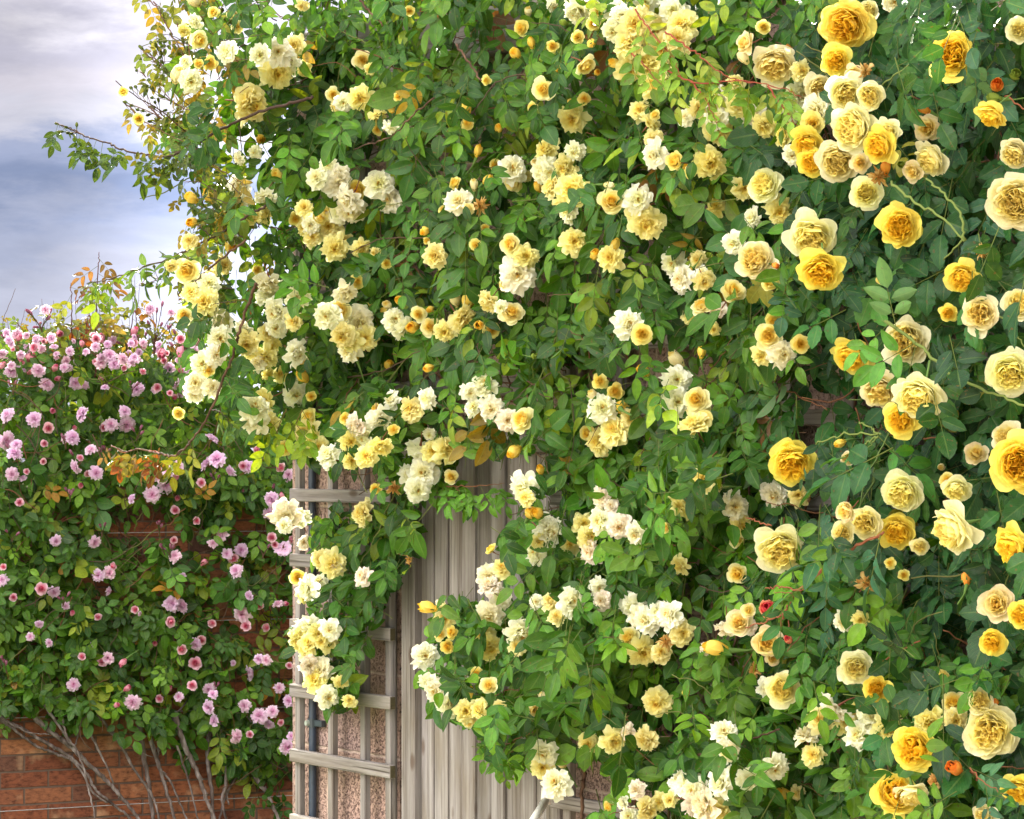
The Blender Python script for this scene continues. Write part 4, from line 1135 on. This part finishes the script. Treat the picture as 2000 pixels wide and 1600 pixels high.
cover(FOL['pink'], 'pink', [(-20,1360),(180,1370),(300,1390),(420,1380),(575,1420),(575,1600),(470,1590),(420,1480),(300,1450),(180,1440),(-20,1420)], 50, 1, thick_pink, lambda x, y: np.full(len(x), 21.0), [], rngs['pink'], dmin=.01, power=.7)

cover(FOL['pink'], 'pink', [(470, 760), (720, 800), (720, 1450), (575, 1440), (560, 860)], 330, 1, thick_pink, lambda x, y: np.full(len(x), 23.0), [], rngs['pink'], dmin=.01, power=.7, dshift=pinkshift)
# ------------------------------------------------------------------ canes and leafy shoots
def crop(cx, cy, pts):      # read from enlarged crops (x2.857)
    return [(cx + .35 * a, cy + .35 * b) for a, b in pts]
TW = {k: MB() for k in plants}
def cane(key, pts, rpx, w=0, d=None, mat=None, name='cane', into=None, knobs=.06, n=8, endr=.6):
    tf = thick if w == 0 else thick_pink
    P = []
    for i, (x, y) in enumerate(pts):
        dd = (d[i] if isinstance(d, (list, tuple)) else d) if d is not None else float(tf(x, y))
        P.append(np.array(at(x, y, dd, w)))
    path = smooth_path(P, n)
    rr = np.linspace(1, endr, len(path)) * rpx * path[:, 1] / F
    seed = int(pts[0][0] * 7 + pts[0][1])
    rj = np.random.default_rng(seed)
    path = path + rj.normal(0, .0016, path.shape) * (1 if rpx > 1.2 else .5)
    col = (0.12, 0.06, 0.035) if mat is None else mat
    if into is not None:
        tube(into, path, rr, col, 5, 1 if into in TW.values() else 0); return path
    mb = MB(); tube(mb, path, rr, (1, 1, 1), 8, 0, knobs, seed)
    # thorns and cut stubs
    for k in range(3, len(path) - 2, 4):
        if rj.random() < .6 and rpx > 1.6:
            dv = normalize(rj.normal(0, 1, 3)); tube(mb, [path[k], path[k] + dv * rr[k] * 2.6], [rr[k] * .55, rr[k] * .08], (1, 1, 1), 4, 0)
    o = child(link(name, mb.build(name, [mat if isinstance(mat, bpy.types.Material) else M_BARK2, M_STEM])), plants[key])
    return path
def shoot(key, pts, rpx, L, cols, w=0, d=None, step=.040, pairs=2, hang=.5, stem=(0.05, 0.03, 0.024), endr=.35, start=0.0, leafy=True, front=.1, size_end=.6, name='shoot'):
    """a visible shoot: stem tube plus alternate compound leaves, one part of the plant"""
    mb = MB()
    path = cane(key, pts, rpx, w, d, mat=stem, into=mb, endr=endr)
    rg = np.random.default_rng(int(pts[0][0] + pts[0][1] * 3)); f = Foliage(rg)
    seg = np.linalg.norm(np.diff(path, axis=0), axis=1); cum = np.concatenate([[0], np.cumsum(seg)])
    B, A, Nn, LL, CC = [], [], [], [], []
    t = cum[-1] * start; side = 1
    while leafy and t < cum[-1]:
        i = min(len(path) - 2, np.searchsorted(cum, t)); T = normalize(path[i + 1] - path[i])
        u = t / cum[-1]; c = normalize(CAM - path[i]); b = np.cross(T, c); side = -side
        A.append(T * .55 + b * side * .8 + np.array([0, 0, -hang]) + rg.normal(0, .25, 3) + c * front)
        Nn.append(c * .5 + np.array([0, 0, .6]) + rg.normal(0, .35, 3)); B.append(path[i]); LL.append(L * path[i][1] / F * (1 - (1 - size_end) * u) * rg.uniform(.8, 1.15))
        CC.append(np.array(lin(cols[rg.integers(len(cols))])) * rg.uniform(.8, 1.2)); t += step * rg.uniform(.75, 1.3)
    if B:
        f.compound(np.array(B), np.array(A), np.array(Nn), np.array(LL), np.array(CC), pairs)
        f.rng = rg
        P, A_, N_, L_, C_ = f.leaves(); N_ = normalize(N_ - A_ * (N_ * A_).sum(-1, keepdims=True)); Bv = np.cross(A_, N_)
        V, Fc, UV = TPL[int(rg.integers(4))]
        v = P[:, None] + L_[:, None, None] * (V[None, :, 0:1] * Bv[:, None] + V[None, :, 1:2] * A_[:, None] + V[None, :, 2:3] * N_[:, None])
        fm = MB(); fm.add(v.reshape(-1, 3), (Fc[None] + (np.arange(len(P)) * len(V))[:, None, None]).reshape(-1, 4), np.repeat(np.clip(C_, .004, 1), len(V), 0), np.tile(UV, (len(P), 1)))
        v, ff, c_, uv, mi = f.st.arrays(); fm.add(v, ff, c_, uv, 1)
        so = child(link(name, mb.build(name, [M_STEM])), plants[key])
        child(link('leaves', fm.build('leaves', [M_LEAF, M_STEM])), plants[key]); lo = C.objects[-1] if False else None
    else:
        child(link(name, mb.build(name, [M_STEM])), plants[key])
    return path
def spray(key, root, tips, d, w=0, size=9, kind='g', stem=(0.09, 0.045, 0.03), mid=None, rpx=1.0):
    """thin branching stalks, each carrying a small bud"""
    mb = MB(); pr = np.array(at(*root, d, w)); rg = np.random.default_rng(int(root[0] * 3 + root[1]))
    arr, _ = flower_mesh(kind, 0)
    cx = np.mean([t[0] for t in tips]); cy = np.mean([t[1] for t in tips])
    for x, y in tips:
        p = np.array(at(x, y, d + rg.uniform(-.05, .05), w))
        fx = root[0] + (cx - root[0]) * .45 + (x - cx) * .2; fy = root[1] + (cy - root[1]) * .45 + (y - cy) * .2
        m = np.array(at(fx, fy, d, w))
        path = smooth_path([pr, m, p], 6)
        tube(mb, path, np.linspace(rpx, rpx * .6, len(path)) * p[1] / F, stem, 4, 1)
        ax = normalize(path[-1] - path[-3]); q = Vector(ax).to_track_quat('Z', 'Y')
        r = size * .5 * p[1] / F / .52
        v, f, c, uv, mi = arr
        mb.add((v * np.array([.8, .8, 1.15])) @ (np.array(q.to_matrix()) * r).T + p, f, c * np.array([.55, .5, .6]), uv, 0); mb.mi[-1] = mi  # bud colours darkened so they read as silhouettes against the bright sky
    return child(link('bud_spray', mb.build('bud_spray', [M_PETAL, M_STEM])), plants[key])

# bare canes of the pink rose, bottom left
B7 = lambda pts: crop(0, 1040, pts)
PC = [(3.2, [(-60,1000),(0,1035),(130,1100),(250,1170),(400,1260),(480,1340),(530,1430),(620,1510),(720,1590),(760,1660)]),
 (4.6, [(170,1010),(280,1110),(400,1200),(480,1280),(600,1390),(680,1480),(790,1620)]), (3.0, [(245,960),(330,1080),(400,1190)]),
 (2.0, [(340,980),(370,1130),(430,1215),(470,1330),(500,1460),(540,1640)]), (2.0, [(430,950),(440,1100),(415,1200)]),
 (2.6, [(345,950),(470,1070),(560,1230),(635,1400)]), (3.0, [(480,970),(600,1080),(680,1200),(760,1340),(850,1470),(900,1640)]),
 (1.4, [(600,1100),(700,1180),(850,1255)]), (4.8, [(775,1060),(800,1240),(830,1400),(865,1660)]), (3.8, [(820,1080),(860,1220),(900,1350),(940,1480),(990,1650)]),
 (2.2, [(940,1070),(1000,1230),(1050,1380),(1115,1640)]), (4.8, [(970,1010),(1030,1190),(1100,1340),(1150,1480),(1220,1660)]),
 (2.6, [(910,1140),(880,1230),(900,1320),(960,1410),(1050,1620)]), (4.4, [(1170,1080),(1160,1280),(1180,1450),(1190,1660)]),
 (3.4, [(1260,1250),(1262,1400),(1240,1500),(1275,1650)]), (4.0, [(1420,1360),(1490,1460),(1570,1640)]), (2.6, [(1350,1310),(1270,1450),(1210,1640)]),
 (2.0, [(1140,560),(1185,760),(1215,960),(1245,1200),(1260,1400),(1275,1520)]), (1.5, [(1120,860),(980,1015),(960,1050)]), (1.4, [(0,1030),(140,1110),(280,1130)]),
 (2.6, [(-60,1010),(60,1085),(200,1190),(300,1230),(420,1290),(520,1450),(600,1510)]), (1.3, [(1440,1120),(1290,900),(1150,700)]), (1.3, [(1000,1020),(1110,1080),(1180,1160)])]
for i, (r, pts) in enumerate(PC):
    cane('pink', B7(pts), r * 1.2, 1, .04 + .05 * ((i * 5) % 4) / 3, mat=M_BARK)
B4 = lambda pts: crop(0, 520, pts)
for r, pts in [(2.2, [(330,1260),(420,1400),(490,1480),(480,1640)]), (2.0, [(600,1300),(640,1420),(700,1520),(705,1700)]), (1.6, [(740,1290),(710,1420),(700,1560)]), (1.4, [(900,1330),(850,1420),(770,1500),(690,1560)]),
               (1.6, [(260,1280),(270,1400),(265,1600)]), (2.0, [(1130,1450),(1200,1580),(1280,1700),(1300,1900)])]:
    cane('pink', B4(pts), r, 1, .03, mat=M_BARK2)
# upright leafy shoots above the pink rose
RED = [(112, 58, 40), (128, 88, 36), (96, 74, 36), (80, 88, 40)]
YG = [(112, 122, 44), (90, 112, 42), (126, 112, 40)]
for pts in ([(555,-80),(548,0),(540,200),(535,420),(528,620)], [(395,95),(402,250),(398,420),(392,560)], [(750,180),(735,330),(705,480),(690,600)], [(500,250),(470,380),(430,520)], [(360,320),(340,430),(320,560)]):
    shoot('pink', B4(pts[::-1]), 1.9, 27, RED + YG, 1, .05, step=.042, hang=.9, stem=(.10, .035, .03), start=.35, size_end=.9)
rs = np.random.default_rng(5)
for k in range(60):
    x = rs.uniform(0, 420); y = rs.uniform(640, 700) - 40 * math.exp(-((x - 260) / 110) ** 2); x2 = x + rs.normal(0, 16)
    shoot('pink', [(x, y + 60), ((x + x2) / 2, y + 20), (x2, y - rs.uniform(0, 45) - (rs.uniform(20, 75) if k % 4 == 0 else 0))], 1.0, 17, YG + RED[2:], 1, float(rs.uniform(-.5, .1)), step=.05, hang=.5, stem=(.10, .05, .03), start=.2)
spray('pink', B4([(235,370)])[0], B4([(158,255),(172,262),(278,255),(268,292),(205,340),(225,320)]), 0, 1, 7, 'j')
spray('pink', B4([(860,500)])[0], B4([(762,262),(790,300),(830,322),(850,232),(905,215),(900,328),(985,300),(960,268),(945,340),(875,250)]), .05, 1, 6, 'j')
spray('pink', B4([(800,560)])[0], B4([(640,385),(665,430),(690,392),(720,440),(770,400),(745,470),(815,380)]), -.1, 1, 6, 'j')
spray('pink', B4([(560,560)])[0], B4([(500,400),(520,440),(570,380),(610,400),(595,450),(480,460)]), -.1, 1, 6, 'j')
spray('pink', B4([(1010,560)])[0], B4([(940,345),(975,370),(1000,420),(1020,450),(960,440),(1060,420),(1080,450)]), .1, 1, 6, 'j')
spray('pink', B4([(60,470)])[0], B4([(20,395),(45,365),(75,420),(120,400),(135,440)]), -.1, 1, 6, 'j')
# small red buds scattered through the pink rose
for k in range(26):
    x, y = rs.uniform(0, 570), rs.uniform(690, 1350)
    spray('pink', (x, y + 14), [(x + rs.uniform(-12, 12), y - rs.uniform(0, 12)) for _ in range(rs.integers(2, 5))], .2, 1, 6, 'j')

# the cream rambler's long arching shoots
B1 = lambda pts: crop(0, 0, pts)
GR = [(84, 116, 44), (66, 100, 44), (104, 132, 48)]
shoot('up', B1([(1750,540),(1600,580),(1400,645),(1200,740),(1100,800),(950,870),(850,868),(700,842),(600,800),(480,762),(400,720),(312,686)]), 3.4, 42, [(70, 92, 40), (54, 80, 40)], 0, [.45,.5,.5,.5,.5,.5,.5,.5,.5,.5,.5,.5], step=.045, hang=.8, start=.42, size_end=.55)
shoot('up', B1([(1480,1150),(1400,1195),(1250,1290),(1100,1370),(950,1440),(750,1510),(600,1560),(480,1580)]), 2.8, 42, GR, 0, .5, step=.055, hang=.6, start=.25, size_end=.7)
cane('up', B1([(1370,1340),(1250,1430),(1100,1560),(1000,1640)]), 2.4, 0, .5)
OR = [(120, 66, 38), (130, 86, 42), (110, 84, 40), (112, 106, 46)]
arch = B4([(1430,90),(1380,220),(1330,380),(1300,500),(1250,620),(1180,800),(1080,960),(980,1055),(900,1050),(800,1025),(700,1035),(620,1000)])
cane('up', arch, 3.2, 0, .62, endr=.35)
shoot('up', B4([(1080,960),(980,1055),(850,1032)]), 1.6, 34, [(84, 104, 40), (104, 112, 42)], 0, .505, step=.04, hang=.7)
shoot('up', B4([(930,1055),(850,1032),(760,1022),(690,1040),(620,1000)]), 1.3, 27, OR, 0, .51, step=.028, hang=.8, size_end=.8, stem=(.25, .06, .03))
shoot('up', B4([(1180,800),(1240,820),(1300,900)]), 1.3, 30, GR, 0, .48, step=.05, hang=.5)
for pts in ([(860,10),(940,160),(1000,270),(1090,420),(1180,560),(1260,700)], [(1090,180),(1180,300),(1220,420),(1250,560)], [(780,270),(900,370),(960,430),(1040,520),(1130,600)], [(690,570),(830,690),(960,760),(1100,830)],
            [(1000,590),(1100,640),(1300,700)], [(1150,900),(1250,960),(1380,1040)], [(1060,1130),(1180,1170),(1300,1190)], [(1075,1240),(1170,1280),(1250,1330)], [(760,-40),(880,40),(900,60)],
            [(990,140),(1060,330),(1170,420)], [(1140,60),(1190,200),(1240,330),(1400,330)]):
    shoot('up', B1(pts), 1.5, 26, [(118, 124, 46), (92, 112, 44), (132, 116, 50)], 0, .45, step=.075, hang=.55, start=.0, size_end=1.0, stem=(.10, .05, .03))
spray('up', B1([(955,425)])[0], B1([(790,268),(772,312),(826,288),(845,244),(872,256),(865,345),(900,300),(915,232)]), .45, 0, 8)
spray('up', B1([(905,665)])[0], B1([(732,492),(757,486),(700,570),(736,588),(812,505),(770,612),(860,600),(800,618),(830,640)]), .45, 0, 8)
spray('up', B1([(1000,592)])[0], B1([(868,466),(883,470),(850,545),(905,540),(815,478)]), .45, 0, 8)
spray('up', B1([(1060,360)])[0], B1([(975,262),(1022,232),(1050,282),(955,192),(1000,300),(1045,240)]), .45, 0, 8)
spray('up', B1([(460,750)])[0], B1([(316,690),(342,735),(380,742),(428,700),(372,712),(400,745)]), .5, 0, 7)
spray('up', B1([(1180,240)])[0], B1([(1130,110),(1190,80),(1240,60),(1290,120),(1150,180),(1100,140),(1350,60)]), .42, 0, 9)
spray('up', B1([(900,1560)])[0], B1([(830,1530),(845,1580),(860,1490),(800,1590),(875,1600)]), .5, 0, 7)
re_ = np.random.default_rng(21)
BRZ = [(92, 96, 40), (76, 90, 42), (110, 100, 42), (62, 84, 42)]
for k in range(26):        # many fine arching sprays feather the outline against the sky
    y = re_.uniform(-20, 600); x = 400 + (40 if y > 320 else 0) + re_.normal(0, 22); l = re_.uniform(55, 120); a = re_.uniform(2.3, 3.5)
    x1, y1 = x + math.cos(a) * l * .55, y - math.sin(a) * l * .55 - 6; x2, y2 = x + math.cos(a) * l, y - math.sin(a) * l + 6
    d = float(re_.uniform(.32, .58))
    shoot('up', [(x, y), (x1, y1), (x2, y2)], 1.1, 23, BRZ, 0, d, step=.036, hang=.6, start=.1, size_end=.7)
    if k % 3 == 0:
        spray('up', (x2, y2), [(x2 + re_.uniform(-26, 4), y2 - re_.uniform(6, 34)) for _ in range(5)], d, 0, 7)
# woody canes glimpsed behind the leaves
B5 = lambda pts: crop(650, 520, pts); B2 = lambda pts: crop(650, 0, pts); B9 = lambda pts: crop(1300, 1040, pts); B8 = lambda pts: crop(650, 1040, pts); B3 = lambda pts: crop(1300, 0, pts); B6 = lambda pts: crop(1300, 520, pts)
for key, r, pts in [('up', 5, [(1125,330),(1135,420),(1145,500),(1130,600)]), ('up', 2.6, [(1230,545),(1400,560),(1480,600),(1560,640)]), ('up', 2.6, [(1450,400),(1330,480),(1240,545)]), ('up', 2.2, [(960,560),(985,650),(1012,750)]),
                    ('up', 3, [(1410,430),(1405,600),(1400,800)]), ('up', 2, [(1640,210),(1750,250),(1850,330)]), ('up', 2, [(1200,410),(1230,520),(1300,600)])]:
    cane(key, B5(pts), r, 0, .1)
cane('up', B2([(1510,1155),(1380,1245),(1290,1310)]), 3, 0, .22)
cane('up', B2([(130,-30),(200,60),(280,140)]), 2.6, 0, .4); cane('up', B2([(690,250),(760,350),(830,450)]), 2.6, 0, .34)
cane('up', B2([(560,550),(450,640),(330,760),(250,790),(120,830)]), 1.8, 0, .38)
cane('low', B9([(340,150),(325,240),(270,380),(200,560),(100,720)]), 5, 0, .12)
cane('low', B9([(560,-20),(620,100),(600,200)]), 2.4, 0, .12)
cane('low', B8([(1385,1230),(1400,1330),(1392,1480),(1388,1660)]), 5.2, 0, .17)
cane('low', B9([(170,1250),(300,1190),(480,1150),(640,1100)]), 3, 0, .3)
cane('low', [(1560, 1700), (1540, 1560), (1510, 1400), (1480, 1250), (1500, 1120)], 5, 0, .1)
for i, x in enumerate((1250, 1310, 1395, 1440)):
    cane('low', [(x - 10, 1680), (x, 1500), (x + 14 - 8 * i, 1300), (x + 25, 1080), (x + 6 * i, 900)], 3.2, 0, .09 + .02 * i)
for i, x in enumerate((1660, 1730, 1830, 1900, 1960)):
    cane('eng', [(x, 1680), (x + 20, 1400), (x - 10 + 9 * i, 1100), (x + 12, 700), (x - 20, 300)], 4.4, 0, .12)
# shoots of the big yellow rose
GS = (.13, .17, .045); RS = (.20, .07, .035)
for r, d, st_, pts in [(4.0, .52, GS, B6([(1230,300),(1400,430),(1520,540),(1620,620),(1800,700),(2040,800)])), (3.2, .5, GS, B3([(1250,1010),(1400,1140),(1560,1230),(1665,1345)])), (3.2, .5, GS, B3([(1665,1345),(1645,1190),(1540,1070),(1460,1000)])),
                       (2.4, .48, GS, B3([(1660,1340),(1550,1450)])), (3.2, .5, RS, B9([(1210,5),(1000,110),(880,210),(740,330),(670,440),(640,520)])), (2.2, .5, RS, B9([(670,450),(560,500),(450,525)])), (2, .5, RS, B9([(680,440),(690,520),(700,580)])),
                       (2, .5, RS, B9([(740,320),(640,305),(560,310)])), (2.4, .42, GS, B6([(1190,940),(1000,940),(840,990)])), (2.4, .42, GS, B6([(1190,945),(1110,1000),(1050,1060)])), (2.4, .42, GS, B6([(1200,945),(1140,900),(1080,870)])),
                       (2.4, .42, RS, B9([(1080,900),(1150,830),(1210,720),(1420,600)])), (1.8, .42, RS, B9([(1690,900),(1730,800),(1755,690)])), (2.4, .4, GS, B3([(1480,210),(1340,370),(1200,480)])), (2.4, .4, GS, B3([(1620,50),(1700,110),(1880,145)])),
                       (2.0, .5, RS, B3([(1890,530),(1990,600),(2060,640)])), (2.2, .5, GS, B6([(1850,270),(1930,330),(2000,450)])), (1.8, .44, RS, B6([(590,1450),(500,1420),(460,1400)])), (1.8, .45, RS, B9([(1690,1330),(1800,1420),(1960,1520)]))]:
    mb = MB(); cane('eng', pts, r * .9, 0, d, mat=st_, into=mb, endr=.7); child(link('flowering_stem', mb.build('flowering_stem', [M_STEM])), plants['eng'])
DK = [(42, 92, 56), (56, 108, 54), (50, 96, 72)]
shoot('eng', B9([(1200,10),(1000,110),(880,210),(740,330),(600,330)]), 2.0, 58, DK, 0, .54, step=.075, hang=.5, stem=RS, size_end=.8)
shoot('eng', B6([(1400,430),(1300,360),(1200,300)]), 1.6, 56, [(70, 122, 44), (84, 134, 46)], 0, .56, step=.05, hang=.3, stem=GS, size_end=.9)
shoot('eng', B6([(1190,945),(1140,1010),(1060,1120)]), 1.6, 56, [(60, 112, 48)], 0, .46, step=.07, hang=.6, stem=GS)
shoot('eng', B9([(1700,1320),(1800,1410),(1960,1500)]), 1.6, 40, [(60, 104, 84), (66, 112, 80)], 0, .56, step=.05, hang=.4, stem=RS)
# pale young shoots hanging across the top
LIME = [(116, 150, 50), (98, 140, 50), (134, 150, 56)]
for pts in ([(1300, 60), (1340, 90), (1368, 112), (1420, 150), (1470, 160)], [(1290, 128), (1352, 161), (1440, 158), (1524, 172), (1565, 190)], [(1352, 161), (1380, 200), (1400, 240)], [(1240, 20), (1270, 60), (1310, 110), (1330, 150)],
            [(1230, 100), (1260, 130), (1290, 165)], [(1500, 168), (1530, 210), (1560, 250)]):
    shoot('up', pts, 2.0, 34, LIME, 0, .40, step=.058, hang=.9, stem=(.22, .05, .03), size_end=.9)
for pts in ([(870, 950), (930, 950), (985, 945)], [(800, 905), (860, 930), (900, 960)]):
    shoot('up', pts, 1.3, 30, [(96, 146, 48), (84, 132, 44)], 0, .16, step=.035, hang=.8, stem=(.15, .06, .03), size_end=.8)
for pts in ([(1010, 1450), (960, 1455), (940, 1440)], [(1040, 1430), (1000, 1450), (985, 1480), (975, 1500)], [(960, 1390), (955, 1420), (945, 1445)]):
    shoot('low', pts, 1.2, 28, [(104, 140, 46), (84, 130, 44)], 0, .22, step=.04, hang=.9, stem=(.15, .06, .03), size_end=.8)
# leaves with backlight put into their yellow-green colour at the corner of the trellis
for pts in ([(560, 800), (545, 830), (540, 850)], [(590, 800), (580, 830), (600, 845)]):
    shoot('up', pts, 1.2, 34, [(130, 158, 40), (104, 140, 40)], 0, .34, step=.03, hang=1.0, stem=(.15, .1, .03), size_end=1.0)

# fine twigs winding through the cover
def twigs(key, poly, n, w, tfun, rng, cols, rpx, ln):
    xs = [p[0] for p in poly]; ys = [p[1] for p in poly]; k = 0
    while k < n:
        x, y = rng.uniform(min(xs), max(xs)), rng.uniform(min(ys), max(ys))
        if not inpoly(np.array([x]), np.array([y]), poly)[0] or not open_mask(np.array([x]), np.array([y]), rng)[0]: continue
        a = rng.uniform(-3.14, 3.14); l = ln * rng.uniform(.5, 1.4); T = float(tfun(x, y)); pts = [(x, y)]
        for q in range(3):
            a += rng.normal(0, .35); pts.append((pts[-1][0] + math.cos(a) * l / 3, pts[-1][1] + math.sin(a) * l / 3))
        d0 = T * rng.uniform(.35, .85)
        X, Yy = np.array([p[0] for p in pts]), np.array([p[1] for p in pts])
        if not open_mask(X, Yy, rng).all(): continue
        if not clear_of_flowers(np.array([at(px, py, d0 + .1 * i * T, w) for i, (px, py) in enumerate(pts)]), rng, 1.0, 1.0).all(): continue
        cane(key, pts, rpx * rng.uniform(.7, 1.3), w, [d0 + .12 * i * T for i in range(4)], mat=cols[rng.integers(len(cols))], into=TW[key], n=4); k += 1
    o = child(link('twigs', TW[key].build('twigs', [M_PETAL, M_STEM])), plants[key]); tag(o, kind='stuff')
TC = [(.14, .055, .03), (.09, .05, .03), (.12, .13, .04), (.07, .045, .03)]
twigs('up', POLY['up'], 330, 0, thick, rngs['up'], TC, 1.3, 130)
twigs('low', POLY['low'], 240, 0, thick, rngs['low'], TC, 1.3, 130)
twigs('eng', POLY['eng'], 110, 0, thick, rngs['eng'], [(.10, .15, .045), (.14, .06, .03), (.12, .12, .04)], 1.9, 160)
twigs('pink', POLY['pink'], 300, 1, thick_pink, rngs['pink'], TC, 1.0, 80)

def keeper(w, rng):
    def f(P):
        x, y = proj(P)
        k = clear_of_flowers(P, rng)
        if w == 0: k &= open_mask(x, y, rng)
        return k
    return f
for key, w, tpl in (('up', 0, TPL), ('low', 0, TPL), ('eng', 0, TPL_BIG), ('pink', 1, TPL_SMALL)):
    child(FOL[key].build('foliage', None, tpl, keeper(w, rngs[key])), plants[key])

# ------------------------------------------------------------------ trees far beyond the brick wall
def far_tree(x, ytop, Y, wid, label, conifer, seed):
    rg = np.random.default_rng(seed)
    X = (x - 1000) / F * Y; H = EYE + (HY - ytop) / F * Y
    t = thing('conifer_tree' if conifer else 'broadleaf_tree', (X, Y, 0), label, 'tree')
    mb = MB(); tube(mb, smooth_path([(0, 0, 0), (.1, 0, H * .4), (0, .1, H * .93)], 6), np.linspace(.22, .04, 13), (1, 1, 1), 8)
    cc = []
    for k in range(16):
        h = H * rg.uniform(.3, .9); a = rg.uniform(0, 6.28); l = wid * (1 - .6 * h / H) * .7
        e = np.array([math.cos(a) * l, math.sin(a) * l, h + l * .2]); tube(mb, [(0, 0, h - .1), e], [.06, .02], (1, 1, 1), 5); cc.append(e * np.array([.75, .75, 1]))
    link('trunk', mb.build('trunk', [M_BARK2]), t)
    f = Foliage(rg); n = 5200
    if conifer:
        u = rg.random(n) ** .7; z = H * (1.0 - .78 * u); lay = .65 + .35 * np.abs(np.sin(z * 5)); r = wid * .5 * (u * .9 + .06) * lay * rg.random(n) ** .4; a = rg.uniform(0, 6.28, n)
        P = np.stack([r * np.cos(a), r * np.sin(a), z], -1)
    else:
        c = np.array(cc)[rg.integers(len(cc), size=n)]; P = c + rg.normal(0, wid * .12, (n, 3)); P[:, 2] = np.minimum(P[:, 2], H)
    D = rg.normal(0, 1, (n, 3)) + np.array([0, 0, -.2]); Nn = rg.normal(0, 1, (n, 3)) + np.array([0, 0, .8])
    f.single(P, D, Nn, np.full(n, .26), np.array(lin((46, 74, 40) if conifer else (70, 98, 44))) * rg.lognormal(0, .3, (n, 1)))
    f.build('crown', t, TPL_SMALL)
far_tree(262, 657, 85, 3.4, 'broad dark bushy tree beyond the pink roses, its top against the sky', False, 1)
far_tree(334, 688, 96, 1.6, 'small low dark tree tip beyond the pink roses between the two bigger trees', True, 2)
far_tree(362, 672, 80, 2.2, 'dark conifer top beyond the pink roses, nearest to the cream rose', True, 3)
